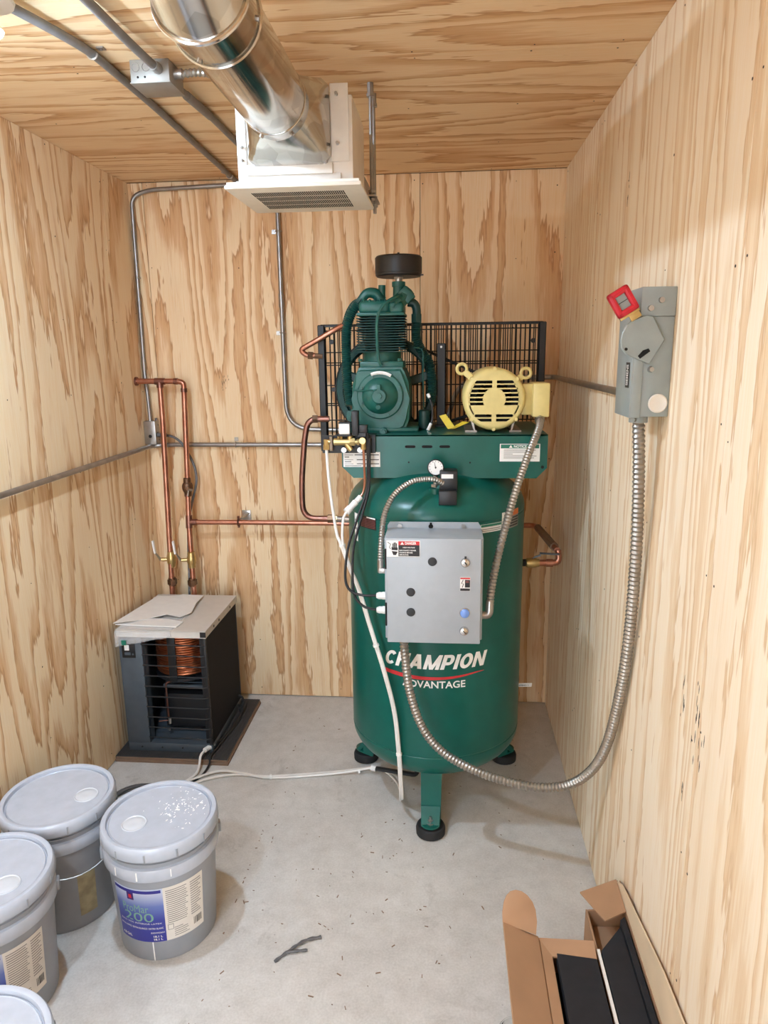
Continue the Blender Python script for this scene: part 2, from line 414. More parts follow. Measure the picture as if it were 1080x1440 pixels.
def text(s, mat, parent, width, height, at, bold=0.0, shear=0.0, name='lettering', wrap=None, label=None):
    """Flat lettering as a mesh: `at` maps local XY to the place; `wrap` bends it round a drum (center, radius, angle, z, taper)."""
    cu = bpy.data.curves.new('text', 'FONT'); cu.body = s; cu.align_x = 'LEFT'; cu.offset = bold; cu.shear = shear; cu.resolution_u = 3
    cu.extrude = 0.0
    t = bpy.data.objects.new('text', cu); C.objects.link(t)
    dg = bpy.context.evaluated_depsgraph_get(); me = bpy.data.meshes.new_from_object(t.evaluated_get(dg))
    bpy.data.objects.remove(t); bpy.data.curves.remove(cu)
    bm = bmesh.new(); bm.from_mesh(me); bpy.data.meshes.remove(me)
    xs = [v.co.x for v in bm.verts]; ys = [v.co.y for v in bm.verts]
    x0, x1, y0, y1 = min(xs), max(xs), min(ys), max(ys)
    for v in bm.verts:
        x = ((v.co.x-x0)/(x1-x0)-0.5)*width; y = ((v.co.y-y0)/(y1-y0)-0.5)*height
        if wrap:
            c, r, ang, z, tp = wrap; rr = r + tp*y; a = ang + x/r
            v.co = V((c[0]+rr*math.sin(a), c[1]-rr*math.cos(a), z+y))
        else: v.co = at @ V((x, y, 0))
    bm2 = B(); bm2.bm.free(); bm2.bm = bm
    return obj(name, bm2, mat, parent, label)

# ------------------------------------------------------------------ the room
GAPW = 0.0012
structure('floor', B().bx(-0.1, W+0.1, NEAR-0.1, 0.12, -0.1, 0.0), 'concrete')
wb = structure('wall_back', B().bx(-0.03, W+0.03, 0.012, 0.1, 0, H+0.03), 'gap')
wl = structure('wall_left', B().bx(-0.1, -0.012, NEAR, 0.1, 0, H+0.03), 'gap')
wr = structure('wall_right', B().bx(W+0.012, W+0.1, NEAR, 0.1, 0, H+0.03), 'gap')
cl = structure('ceiling', B().bx(-0.1, W+0.1, NEAR, 0.1, H+0.012, H+0.1), 'gap')
wf = structure('wall_front', B().bx(-0.1, DOOR0, NEAR-0.1, NEAR, 0, H).bx(DOOR1, W+0.1, NEAR-0.1, NEAR, 0, H).bx(DOOR0, DOOR1, NEAR-0.1, NEAR, DOORH, H), 'ply_back')  # unseen front wall; its opening is added to let fill light in
structure('floor_outside_added', B().bx(-6, 8, NEAR-9, NEAR-0.1, -0.16, -0.06), 'concrete')  # unseen ground, added outside the fill doorway
dr = structure('door_1_added', B().bx(DOOR0-0.045, DOOR0-0.002, NEAR-1.05, NEAR-0.105, 0.01, DOORH-0.01, 0.003), 'navy')  # unseen open door leaf, added along with the fill doorway
obj('door_handle', B().cyl((DOOR0-0.002, NEAR-0.98, 1.0), (DOOR0+0.05, NEAR-0.98, 1.0), 0.012).box((DOOR0+0.05, NEAR-0.94, 1.0), (0.016, 0.12, 0.02), None, 0.004), 'steel', dr)
def nails(wall, pts, n):
    b = B(); n = V(n)
    for p in pts: b.cyl(V(p)-n*0.0005, V(p)+n*0.0006, 0.0024*random.uniform(0.7, 1.2), seg=6)
    obj('nail_heads', b, 'nail', wall, kind='stuff')
def jit(a=0.006): return random.uniform(-a, a)
e = [-0.012, 0.066, 1.289, W+0.012]
for a, b_ in zip(e, e[1:]): obj('plywood_panel', B().bx(a+GAPW, b_-GAPW, 0, 0.012, 0.004, H-0.001, 0.0006, 1), 'ply_back', wb)
nails(wb, [(x+jit(), 0, z+jit(0.03)) for x in (0.085, 0.48, 0.885, 1.27, 1.305, 1.70, 1.87) for z in (0.05, 0.33, 0.62, 0.92, 1.2, 1.5, 1.8, 2.1, 2.4)], (0, -1, 0))
e = [NEAR, -2.69, -1.47, -0.25, -0.002]
for a, b_ in zip(e, e[1:]): obj('plywood_panel', B().bx(-0.012, 0, a+GAPW, b_-GAPW, 0.004, H-0.001, 0.0006, 1), 'ply_left', wl)
nails(wl, [(0, y+jit(), z+jit(0.03)) for y in (-0.03, -0.235, -0.265, -0.66, -1.06, -1.46, -1.9) for z in (0.06, 0.36, 0.66, 0.96, 1.26, 1.56, 1.86, 2.14, 2.41)], (1, 0, 0))
e = [NEAR, -3.15, -1.93, -0.71, -0.002]
for a, b_ in zip(e, e[1:]): obj('plywood_panel', B().bx(W, W+0.012, a+GAPW, b_-GAPW, 0.004, H-0.001, 0.0006, 1), 'ply_right', wr)
nails(wr, [(W, y+jit(), z+jit(0.03)) for y in (-0.04, -0.69, -0.73, -1.1, -1.5, -1.91, -1.95, -2.3) for z in (0.06, 0.36, 0.66, 0.96, 1.26, 1.56, 1.86, 2.14, 2.41)], (-1, 0, 0))
e = [NEAR, -2.44, -1.22, -0.004]
for a, b_ in zip(e, e[1:]): obj('plywood_panel', B().bx(-0.012, W+0.012, a+0.0006, b_-0.0006, H, H+0.012, 0.0004, 1), 'ply_ceiling', cl)
nails(cl, [(x+jit(0.02), y+jit(), H) for y in (-0.03, -0.41, -0.81, -1.2, -1.24, -1.6) for x in (0.12, 0.42, 0.75, 1.3, 1.6, 1.85)], (0, 0, -1))

rp = random.Random(21); b = B()
for yc_, zc_, n_, sy, sz in ((-1.845, 0.975, 7, 0.010, 0.03), (-1.925, 0.98, 12, 0.010, 0.05), (-1.955, 0.93, 5, 0.006, 0.02), (-1.885, 0.80, 4, 0.006, 0.012), (-1.10, 2.14, 4, 0.004, 0.03)):
    for k in range(n_):
        y, z, h_ = yc_+rp.gauss(0, sy), zc_+rp.gauss(0, sz), rp.uniform(0.004, 0.014); w_ = rp.uniform(0.0006, 0.0018)
        b.slab([(W-0.0004, y-w_, z), (W-0.0004, y, z-h_), (W-0.0004, y+w_, z), (W-0.0004, y, z+h_)], (0.0005, 0, 0))
obj('pitch_marks', b, 'nail', wr, kind='stuff')
b = B()
for k in range(16):
    x, z, h_ = 0.385+rp.gauss(0, 0.012), 1.575+rp.gauss(0, 0.016), rp.uniform(0.004, 0.012); w_ = rp.uniform(0.0006, 0.0016)
    b.slab([(x-w_, -0.0004, z), (x, -0.0004, z-h_), (x+w_, -0.0004, z), (x, -0.0004, z+h_)], (0, 0.0005, 0))
obj('pitch_marks', b, 'nail', wb, kind='stuff')

# ------------------------------------------------------------------ ceiling lamps
def lampholder(x, y, label):
    t = thing('ceiling_lamp', label, 'lamp', (x, y, H))
    obj('outlet_box', B().lathe([(0.052, -0.04), (0.054, -0.036), (0.054, 0.0)], (x, y, H), (0, 0, 1), 24), 'steel', t)
    obj('lamp_holder', B().lathe([(0.02, -0.066), (0.026, -0.062), (0.03, -0.05), (0.058, -0.046), (0.06, -0.04)], (x, y, H), (0, 0, 1), 24), 'white', t)
    obj('bulb_collar', B().lathe([(0.012, -0.064), (0.016, -0.070), (0.032, -0.092), (0.033, -0.096)], (x, y, H), (0, 0, 1), 24), 'white', t)
    obj('bulb', B().lathe([(0.003, -0.109), (0.014, -0.1085), (0.024, -0.1055), (0.030, -0.101), (0.0325, -0.0965)], (x, y, H), (0, 0, 1), 24), 'bulb', t)
lampholder(0.47, -1.70, 'bare lit bulb in a white lampholder on the ceiling above the grey buckets')
lampholder(0.47, -2.95, 'second bare lit bulb on the ceiling, near the added doorway')

# ------------------------------------------------------------------ air compressor
TX, TY, TR = 1.370, -0.715, 0.318
ac = thing('air_compressor', 'green upright air compressor with pump and yellow motor above its tank', 'compressor', (TX, TY, 0))
prof = []
zb, zt, hd = 0.312, 1.163, 0.155
for i in range(0, 13):
    a = PI/2*i/12; prof.append((TR*math.sin(a), zb - hd*math.cos(a)))
prof += [(TR, zb+0.004), (TR-0.0015, zb+0.006), (TR-0.0015, zb+0.010), (TR, zb+0.012), (TR, zt-0.012), (TR-0.0015, zt-0.010), (TR-0.0015, zt-0.006), (TR, zt-0.004)]
for i in range(12, -1, -1):
    a = PI/2*i/12; prof.append((TR*math.sin(a), zt + hd*math.cos(a)))
tank = obj('tank', B().lathe(prof, (TX, TY, 0), (0, 0, 1), 72), 'green', ac, 'green cylindrical tank')
for fx, fy in ((1.360, -1.0), (1.075, -0.535), (1.660, -0.505)):
    d = V((fx-TX, fy-TY, 0)).normalized(); s = V((-d.y, d.x, 0)); c = V((fx, fy, 0))
    b = B(); prof2 = []
    inn = V((TX, TY, 0)) + d*(V((fx-TX, fy-TY, 0)).length-0.10)
    # bent channel: upright web from under the tank, then a flat toe with a round end
    web = [c-d*0.012, c-d*0.045]; 
    b.slab([c-d*0.01-s*0.035+V((0,0,.06)), c-d*0.01+s*0.035+V((0,0,.06)), c-d*0.035+s*0.038+V((0,0,.27)), c-d*0.035-s*0.038+V((0,0,.27))], -d*0.007)
    for k in (-1, 1):
        b.slab([c-d*0.01+s*0.035*k+V((0,0,.045)), c-d*0.035+s*0.038*k+V((0,0,.27)), c-d*0.10+s*0.038*k+V((0,0,.24)), c-d*0.06+s*0.035*k+V((0,0,.045))], -s*0.005*k)
    toe = [(-0.035, -0.05), (0.035, -0.05)] + [(0.035*math.cos(a), 0.015+0.035*math.sin(a)) for a in [PI*i/10 for i in range(11)]]
    m = Matrix((s, d, V((0, 0, 1)))).transposed().to_4x4(); m.translation = c + V((0, 0, 0.044)) - d*0.005
    b.prism(toe, m, 0.007)
    b.slab([c-s*0.032+d*0.03+V((0,0,.046)), c+s*0.032+d*0.03+V((0,0,.046)), c+s*0.034-d*0.012+V((0,0,.10)), c-s*0.034-d*0.012+V((0,0,.10))], -d*0.02)
    ft = obj('foot', b, 'green', ac)
    obj('rubber_pad', B().lathe([(0.046, 0.0), (0.052, 0.003), (0.053, 0.024), (0.050, 0.033), (0.046, 0.036), (0.02, 0.037)], c+V((0, 0, 0.001)), (0, 0, 1), 28), 'rubber', ft, 'round black rubber foot pad')
    obj('bolt', B().cyl(c+d*0.012+V((0, 0, 0.05)), c+d*0.012+V((0, 0, 0.054)), 0.017, seg=20).cyl(c+d*0.012+V((0, 0, 0.054)), c+d*0.012+V((0, 0, 0.066)), 0.011, seg=6).cyl(c+d*0.012+V((0, 0, 0.06)), c+d*0.012+V((0, 0, 0.075)), 0.005, seg=10), 'steel', ft)

# lettering on the tank
tc = (TX, TY); TRo = TR + 0.0012
def block_word(word, width, height, ang, z, shear):
    """heavy italic capitals made of quads, wrapped round the tank"""
    def bar(x0, x1, y0=0, y1=1): return [(x0, y0), (x1, y0), (x1, y1), (x0, y1)]
    def dia(xa, xb, w, y0=0, y1=1): return [(xa, y0), (xa+w, y0), (xb+w, y1), (xb, y1)]
    def arc(cx, cy, rx, ry, tx, ty, a0, a1, n=14):
        q = []
        for i in range(n):
            p, r = math.radians(a0+(a1-a0)*i/n), math.radians(a0+(a1-a0)*(i+1)/n)
            q.append([(cx+rx*math.cos(p), cy+ry*math.sin(p)), (cx+rx*math.cos(r), cy+ry*math.sin(r)), (cx+(rx-tx)*math.cos(r), cy+(ry-ty)*math.sin(r)), (cx+(rx-tx)*math.cos(p), cy+(ry-ty)*math.sin(p))])
        return q
    G = {'C': (0.80, arc(0.42, 0.5, 0.42, 0.5, 0.25, 0.22, 42, 318)), 'H': (0.86, [bar(0, .27), bar(.59, .86), bar(.27, .59, .39, .61)]),
         'A': (0.92, [dia(0, .32, .28), dia(.64, .32, .28), bar(.22, .70, .17, .36)]), 'M': (1.06, [bar(0, .25), bar(.81, 1.06), dia(.42, .0, .24), dia(.42, .81, .25)]),
         'P': (0.78, [bar(0, .27), bar(.27, .46, .80, 1), bar(.27, .46, .30, .50)] + arc(0.46, 0.65, 0.32, 0.35, 0.26, 0.20, -90, 90, 10)), 'I': (0.27, [bar(0, .27)]),
         'O': (0.88, arc(0.44, 0.5, 0.44, 0.5, 0.26, 0.22, 0, 360, 24)), 'N': (0.90, [bar(0, .25), bar(.65, .90), dia(.62, .0, .28)])}
    tot = sum(G[c][0] for c in word)+0.09*(len(word)-1); x = 0.0; b = B()
    for c in word:
        for q in G[c][1]:
            pts = []
            for px, py in q:
                u = ((x+px)/tot-0.5)*width + (py-0.5)*shear*height; a = ang+u/TRo; zz = z+(py-0.5)*height
                pts.append(b.bm.verts.new(V((TX+TRo*math.sin(a), TY-TRo*math.cos(a), zz))))
            b.bm.faces.new(pts)
        x += G[c][0]+0.09
    return b
obj('lettering', block_word('CHAMPION', 0.358, 0.053, 0.018, 0.680, 0.30), 'white_print', tank, 'white slanted word CHAMPION')
text('ADVANTAGE', 'white_print', tank, 0.218, 0.026, None, 0.018, 0.0, wrap=(tc, TRo, 0.0, 0.598, 0), label='white word ADVANTAGE')
b = B(); n = 24; top = []; bot = []
for i in range(n+1):
    t = -0.62+1.185*i/n; u = i/n
    z = 0.632 - 0.014*math.sin(PI*min(1, u*1.1)*0.85) + 0.009*u*u; w = 0.0075*(1-u)**0.6*(0.55+0.45*math.sin(PI*min(1, u*3+0.25)/2)) + 0.0006
    for lst, zz in ((top, z+w), (bot, z-w)): lst.append(V((TX+TRo*math.sin(t), TY-TRo*math.cos(t), zz)))
vs = [[b.bm.verts.new(p) for p in l] for l in (top, bot)]
for i in range(n): b.bm.faces.new((vs[0][i], vs[0][i+1], vs[1][i+1], vs[1][i]))
obj('swoosh', b, 'red_print', tank, 'thin red swoosh under the lettering')
# labels wrapped round the shoulder
def drum_label(t0, t1, z0, z1, mat, name='sticker', parent=ac, off=0.0004):
    return obj(name, B().patch(tc, TR+off, t0, t1, z0, z1, 8), mat, parent)
s1 = drum_label(-0.92, -0.655, 1.118, 1.160, 'ink')
b = B()
for k in range(6): b.patch(tc, TR+0.0011, -0.91, -0.67+(k % 2)*0.005, 1.122+k*0.0055, 1.1245+k*0.0055, 8, 0.0004)
obj('print_lines', b, 'pink_print', s1)
obj('print_lines', B().patch(tc, TR+0.0011, -0.80, -0.665, 1.1545, 1.1585, 8, 0.0004), 'white_print', s1)
s1 = drum_label(-1.06, -0.985, 1.06, 1.158, 'sticker')
b = B()
for k in range(3): b.patch(tc, TR+0.0011, -1.045, -1.0, 1.07+k*0.03, 1.078+k*0.03, 4, 0.0004)
obj('print_lines', b, 'grey_ink', s1)
s1 = drum_label(0.49, 0.765, 1.119, 1.147, 'sticker')
obj('print_header', B().patch(tc, TR+0.0011, 0.495, 0.76, 1.138, 1.146, 8, 0.0004), 'green_print', s1)
b = B()
for k in range(2): b.patch(tc, TR+0.0011, 0.50, 0.75, 1.123+k*0.006, 1.1255+k*0.006, 8, 0.0004)
obj('print_lines', b, 'grey_ink', s1)
s1 = drum_label(0.772, 0.882, 1.113, 1.176, 'cream_label')
def drum_poly(pts, r):
    b = B(); vs = [b.bm.verts.new(V((TX+r*math.sin(t), TY-r*math.cos(t), z))) for t, z in pts]; b.bm.faces.new(vs); return b
obj('warning_triangle', drum_poly([(0.785, 1.124), (0.870, 1.124), (0.828, 1.165)], TR+0.0013), 'ink', s1)
obj('warning_triangle_centre', drum_poly([(0.802, 1.131), (0.854, 1.131), (0.828, 1.156)], TR+0.0017), 'cream_label', s1)
s1 = drum_label(0.884, 1.09, 1.116, 1.178, 'grey_ink')
obj('print_header', B().patch(tc, TR+0.0011, 0.89, 1.085, 1.158, 1.177, 8, 0.0004), 'orange', s1)
b = B()
for k in range(4): b.patch(tc, TR+0.0011, 0.90, 1.075, 1.121+k*0.009, 1.126+k*0.009, 8, 0.0004)
obj('print_lines', b, 'ink', s1)
# paper tag sticking out of the tank's side
g = obj('paper_tag', B().slab([(1.675, -0.745, 0.470), (1.740, -0.72, 0.460), (1.738, -0.72, 0.445), (1.674, -0.745, 0.455)], (0, 0.0006, 0)).bx(1.672, 1.677, -0.75, -0.744, 0.43, 0.472), 'sticker', ac, 'white barcode tag on the tank side')
text('10984311', 'ink', g, 0.045, 0.006, vmat((1.705, -0.7352, 0.4578), (0.065, 0.025, -0.010)), 0.02)

# deck
DY = -0.87
deckp = [(1.053, 1.426), (1.742, 1.426), (1.742, 1.315), (1.708, 1.280), (1.092, 1.280), (1.053, 1.318)]
b = B().prism(deckp, vmat((0, DY, 0)), 0.005)
b.bx(1.053, 1.742, DY-0.005, -0.42, 1.421, 1.427, 0.001, 1)
b.prism([(p[0], p[1]) for p in deckp], vmat((0, -0.43, 0)), 0.005)
deck = obj('deck', b, 'green', ac, 'green sheet metal mounting deck')
b = B()
for x0 in (1.268, 1.325, 1.384):
    b.prism([(x0+0.005+0.005*math.cos(a), 1.387+0.0045*math.sin(a)) for a in [PI/2+PI*i/6 for i in range(7)]] + [(x0+0.031+0.005*math.cos(a), 1.387+0.0045*math.sin(a)) for a in [-PI/2+PI*i/6 for i in range(7)]], vmat((0, DY-0.0052, 0)), 0.0006)
obj('slots', b, 'hole', deck)  # thin dark plates on the deck face paint the shade of slots
b = B()
for x, z, r in ((1.281, 1.334, 0.003), (1.487, 1.333, 0.003), (1.727, 1.318, 0.0055), (1.075, 1.330, 0.003)): b.cyl((x, DY-0.005, z), (x, DY-0.0058, z), r, seg=10)
obj('bolt_holes', b, 'hole', deck)
F = DY-0.0055
def sticker(x0, x1, z0, z1, y, mat='sticker', parent=ac, th=0.0006): return obj('sticker', B().bx(x0, x1, y-th, y, z0, z1), mat, parent)
def rects(lst, y, mat, parent, name='print_lines'):
    b = B()
    for x0, x1, z0, z1 in lst: b.bx(x0, x1, y-0.0003, y, z0, z1)
    return obj(name, b, mat, parent)
s1 = sticker(1.058, 1.184, 1.318, 1.369, F)
rects([(1.062+a, 1.180, z, z+0.0028) for z, a in ((1.358, 0.035), (1.3415, 0.042), (1.3275, 0.042))] , F-0.0006, 'ink', s1)
rects([(1.062, 1.092, z, z+0.002) for z in (1.358, 1.3415, 1.3275)] + [(1.063, 1.078, 1.350, 1.354), (1.063, 1.085, 1.334, 1.338), (1.063, 1.12, 1.3205, 1.3235)], F-0.0006, 'grey_ink', s1)
s1 = sticker(1.585, 1.717, 1.337, 1.396, F)
rects([(1.588, 1.714, 1.381, 1.394)], F-0.0006, 'green_print', s1, 'print_header')
text('NOTICE', 'white_print', s1, 0.042, 0.009, vmat((1.652, F-0.0012, 1.3875)), 0.03)
b = B(); b.prism([(1.615, 1.383), (1.627, 1.383), (1.621, 1.3925)], vmat((0, F-0.0009, 0)), 0.0003); obj('warning_triangle', b, 'white_print', s1)
rects([(1.598, 1.598+w, z, z+0.0022) for w, z in ((0.105, 1.374), (0.098, 1.3675), (0.03, 1.361), (0.108, 1.3545), (0.10, 1.348))], F-0.0006, 'grey_ink', s1)

# pump ---------------------------------------------------------------
PX, PZ = 1.180, 1.553
kx = lambda px: 1.089+(px-500)*0.00246; kz = lambda py: 1.517-(py-570)*0.00238
poly = [(507, 515), (504, 522), (498, 538), (496, 560), (497, 580), (503, 594), (512, 604), (522, 608), (562, 608), (572, 602), (577, 590), (578, 560), (576, 536), (571, 522), (567, 515)]
b = B().prism([(kx(p[0]), kz(p[1])) for p in poly][::-1], vmat((0, -0.56, 0)), 0.235)
bmesh.ops.bevel(b.bm, geom=[e_ for e_ in b.bm.edges if abs(e_.verts[0].co.y-e_.verts[1].co.y) < 1e-6], offset=0.012, segments=3, affect='EDGES')
pump = obj('pump', b, 'green_dull', ac, 'green two stage pump crankcase')
b = B().lathe([(0.080, -0.005), (0.080, 0.012), (0.076, 0.016), (0.062, 0.016), (0.060, 0.020), (0.052, 0.032), (0.036, 0.042), (0.026, 0.045), (0.026, 0.056), (0.022, 0.060), (0.008, 0.060)], (PX, -0.79, PZ), (0, -1, 0), 40)
bc = obj('bearing_cap', b, 'green_dull', pump)
b = B()
for k in range(8):
    a = PI/8+PI/4*k; p = V((PX+0.070*math.cos(a), -0.806, PZ+0.070*math.sin(a))); b.cyl(p, p+V((0, -0.006, 0)), 0.006, seg=6)
b.cyl((PX, -0.845, PZ+0.002), (PX, -0.862, PZ+0.002), 0.011, seg=6).cyl((PX-0.004, -0.83, PZ-0.034), (PX-0.004, -0.84, PZ-0.036), 0.008, seg=10)
b.bx(PX-0.006, PX+0.006, -0.85, -0.835, PZ+0.01, PZ+0.04, 0.002)
obj('cap_bolts', b, 'green_dull', pump)
obj('sticker', B().tube([V((PX+0.072*math.sin(t), -0.810, PZ+0.072*math.cos(t)+0.006)) for t in [-0.42+0.14*i for i in range(8)]], 0.006, 6), 'sticker', pump)
obj('sight_plug', B().cyl((PX+0.012, -0.77, 1.432), (PX+0.012, -0.835, 1.432), 0.0125, seg=16).cyl((PX+0.012, -0.835, 1.432), (PX+0.012, -0.845, 1.432), 0.010, seg=6), 'green_dull', pump)
b = B().prism([(1.060, 1.487), (1.097, 1.522), (1.155, 1.447), (1.13, 1.43), (1.062, 1.47)], vmat((0, -0.775, 0)), 0.012)
b.bx(1.09, 1.31, -0.80, -0.58, 1.427, 1.442, 0.004).cyl((1.072, -0.78, 1.493), (1.072, -0.80, 1.493), 0.010, seg=6)
obj('mounting_foot', b, 'green_dull', pump)
CX, CY = 1.178, -0.685
b = B().bx(1.108, 1.258, -0.77, -0.60, 1.645, 1.668, 0.004).cyl((CX, CY, 1.66), (CX, CY, 1.70), 0.067, seg=28)
for k in (-1, 1): b.cyl((CX+0.068*k, -0.765, 1.668), (CX+0.068*k, -0.765, 1.677), 0.008, seg=6)
obj('cylinder_base', b, 'green_dull', pump)
for i in range(14):
    z = 1.700+i*0.0086
    obj('cooling_fin', B().box((1.181, CY, z), (0.166, 0.166, 0.0036), None, 0.0014, 1), 'green_dark' if i else 'green_dark', pump)
obj('cylinder_barrel', B().cyl((CX, CY, 1.66), (CX, CY, 1.83), 0.060, seg=24), 'green_dark', pump)
b = B().box((1.181, CY, 1.825), (0.164, 0.164, 0.012), None, 0.004)
b.box((1.160, CY, 1.848), (0.112, 0.15, 0.05), None, 0.020, 4).box((1.235, CY-0.01, 1.845), (0.05, 0.14, 0.04), None, 0.012, 3)
for k in range(5): b.box((1.125+k*0.018, CY, 1.862), (0.004, 0.14, 0.028), None, 0.0015, 1)
obj('cylinder_head', b, 'green_dull', pump)
# discharge elbow on the left
b = B().cyl((1.181, -0.69, 1.85), (1.181, -0.69, 1.925), 0.0125, seg=16)
b.tube(spline([(1.178, -0.69, 1.872), (1.160, -0.695, 1.896), (1.130, -0.70, 1.898), (1.106, -0.70, 1.872)], 0.006), lambda i: 0.021-0.0004*i, 14)
obj('discharge_elbow', b, 'green_dull', pump)
obj('elbow_nut', B().cyl((1.112, -0.70, 1.880), (1.094, -0.70, 1.858), 0.016, seg=6), 'green_dark', pump)
obj('finned_tube', ribbed(spline([(1.098, -0.70, 1.865), (1.072, -0.70, 1.828), (1.055, -0.70, 1.77), (1.053, -0.705, 1.68), (1.057, -0.715, 1.58), (1.066, -0.73, 1.515)], 0.01), 0.0165, 0.0075, 0.0022, 14), 'green_tube', pump, 'dark green finned intercooler tube')
obj('finned_tube', ribbed(spline([(1.112, -0.66, 1.868), (1.078, -0.61, 1.872), (1.048, -0.56, 1.845), (1.026, -0.519, 1.803)], 0.01), 0.010, 0.008, 0.0035, 10), 'green_tube', pump)
# intake stack on the right
b = B().cyl((1.240, -0.70, 1.865), (1.240, -0.70, 1.935), 0.021, 0.019, seg=20)
b.cyl((1.240, -0.70, 1.918), (1.240, -0.70, 1.934), 0.023, seg=20)
b.cyl((1.222, -0.725, 1.842), (1.274, -0.70, 1.905), 0.026, seg=8).box((1.268, -0.705, 1.890), (0.050, 0.05, 0.036), (0, 0.80, 0), 0.004)
b.cyl((1.226, -0.76, 1.846), (1.246, -0.76, 1.874), 0.007, seg=6).cyl((1.228, -0.73, 1.846), (1.228, -0.765, 1.850), 0.010, seg=10)
obj('intake_manifold', b, 'green_dull', pump)
obj('pipe_nipple', B().cyl((1.240, -0.70, 1.934), (1.240, -0.70, 1.958), 0.013, seg=12).cyl((1.240, -0.70, 1.944), (1.240, -0.70, 1.954), 0.0175, seg=6), 'steel', pump)
FZ = 1.950
b = B().lathe([(0.02, 0.0), (0.074, 0.0), (0.079, 0.004), (0.079, 0.010), (0.0805, 0.012), (0.0805, 0.062), (0.076, 0.067), (0.05, 0.068), (0.005, 0.068)], (1.240, -0.70, FZ), (0, 0, 1), 44)
b.cyl((1.240, -0.70, FZ+0.066), (1.240, -0.70, FZ+0.080), 0.004, seg=8).box((1.316, -0.715, FZ+0.004), (0.02, 0.012, 0.004))
obj('air_filter', b, 'black', pump, 'round black intake filter housing')
b = B().tube(spline([(1.27, -0.67, 1.868), (1.29, -0.67, 1.864), (1.300, -0.67, 1.845), (1.300, -0.67, 1.815)], 0.006), 0.015, 12)
b.cyl((1.300, -0.67, 1.828), (1.300, -0.67, 1.800), 0.020, seg=6)
obj('outlet_elbow', b, 'green_dark', pump)
obj('finned_tube', ribbed(spline([(1.300, -0.67, 1.80), (1.300, -0.67, 1.745), (1.318, -0.66, 1.70), (1.345, -0.65, 1.655), (1.352, -0.65, 1.59), (1.350, -0.65, 1.52)], 0.01), 0.0165, 0.0065, 0.0018, 12), 'green_dark', pump)
obj('capillary_tube', B().tube(spline([(1.252, -0.745, 1.885), (1.236, -0.775, 1.880), (1.205, -0.79, 1.862), (1.182, -0.795, 1.835), (1.172, -0.795, 1.795), (1.172, -0.795, 1.72), (1.177, -0.79, 1.668), (1.185, -0.785, 1.655)], 0.008), 0.0052, 8), 'green_dull', pump)
obj('capillary_tube', B().tube(spline([(1.29, -0.70, 1.712), (1.315, -0.70, 1.71), (1.324, -0.70, 1.69), (1.324, -0.70, 1.63), (1.326, -0.70, 1.50)], 0.008), 0.0032, 6), 'green_tube', pump)
obj('breather_cup', B().lathe([(0.02, 0), (0.021, 0.004), (0.021, 0.062), (0.018, 0.066), (0.008, 0.068)], (1.328, -0.70, 1.430), (0, 0, 1), 18), 'green_dark', pump)
obj('breather_hose', B().tube(spline([(1.345, -0.72, 1.545), (1.356, -0.73, 1.515), (1.358, -0.735, 1.47), (1.352, -0.74, 1.44)], 0.006), 0.0042, 8), 'black', pump)
b = B().cyl((1.341, -0.718, 1.553), (1.348, -0.722, 1.540), 0.006, seg=8).cyl((1.353, -0.74, 1.452), (1.342, -0.745, 1.428), 0.0058, seg=8)
obj('hose_fitting', b, 'white', pump)
# wire from the left across the bearing cap
obj('green_lead', B().tube(spline([(1.085, -0.80, 1.574), (1.115, -0.815, 1.570), (1.150, -0.835, 1.575), (1.170, -0.84, 1.570), (1.178, -0.845, 1.552)], 0.006), 0.003, 6), 'green_dull', pump)
# flywheel
fy = -0.515
b = B(); 
b.lathe([(0.168, -0.022), (0.188, -0.026), (0.192, -0.018), (0.182, -0.012), (0.192, -0.006), (0.182, 0.0), (0.192, 0.006), (0.182, 0.012), (0.192, 0.018), (0.188, 0.026), (0.168, 0.022)], (PX, fy, PZ+0.01), (0, 1, 0), 56)
obj_fw = b
fw = None
bm = b.bm
bm.faces.ensure_lookup_table()
caps = [f for f in bm.faces if len(f.verts) > 10]
bmesh.ops.delete(bm, geom=caps, context='FACES_ONLY')
x_, y_, d_ = frame_from(V((0, 1, 0)))
ring_in = []
b.tube([V((PX+0.166*math.cos(a), fy, PZ+0.01+0.166*math.sin(a))) for a in [2*PI*i/48 for i in range(48)]], 0.006, 6, closed=True)
b.cyl((PX, fy-0.03, PZ+0.01), (PX, fy+0.03, PZ+0.01), 0.035, seg=20)
for k in range(5):
    a = 2*PI*k/5+0.3; c = V((PX+0.10*math.cos(a), fy, PZ+0.01+0.10*math.sin(a)))
    b.box(c, (0.15, 0.018, 0.034), Matrix.Rotation(-a, 3, 'Y'), 0.004, 1)
obj('flywheel', b, 'green_dark', ac, 'dark green spoked flywheel behind the pump')
# drive belts, motor pulley behind the motor
MX, MZ = 1.566, 1.540
b = B()
for yy in (-0.522, -0.508):
    pts = [V((PX+0.193*math.cos(a), yy, PZ+0.01+0.193*math.sin(a))) for a in [math.radians(78+i*12) for i in range(18)]]
    pts += [V((MX+0.055*math.cos(a), yy, MZ+0.055*math.sin(a))) for a in [math.radians(-78+i*20) for i in range(9)]]
    b.tube(pts, 0.006, 6, closed=True)
obj('drive_belts', b, 'rubber', ac)
obj('motor_pulley', B().lathe([(0.05, -0.02), (0.055, -0.015), (0.049, 0), (0.055, 0.015), (0.05, 0.02)], (MX, -0.515, MZ), (0, 1, 0), 28).cyl((MX, -0.58, MZ), (MX, -0.49, MZ), 0.012, seg=12), 'black_metal', ac)

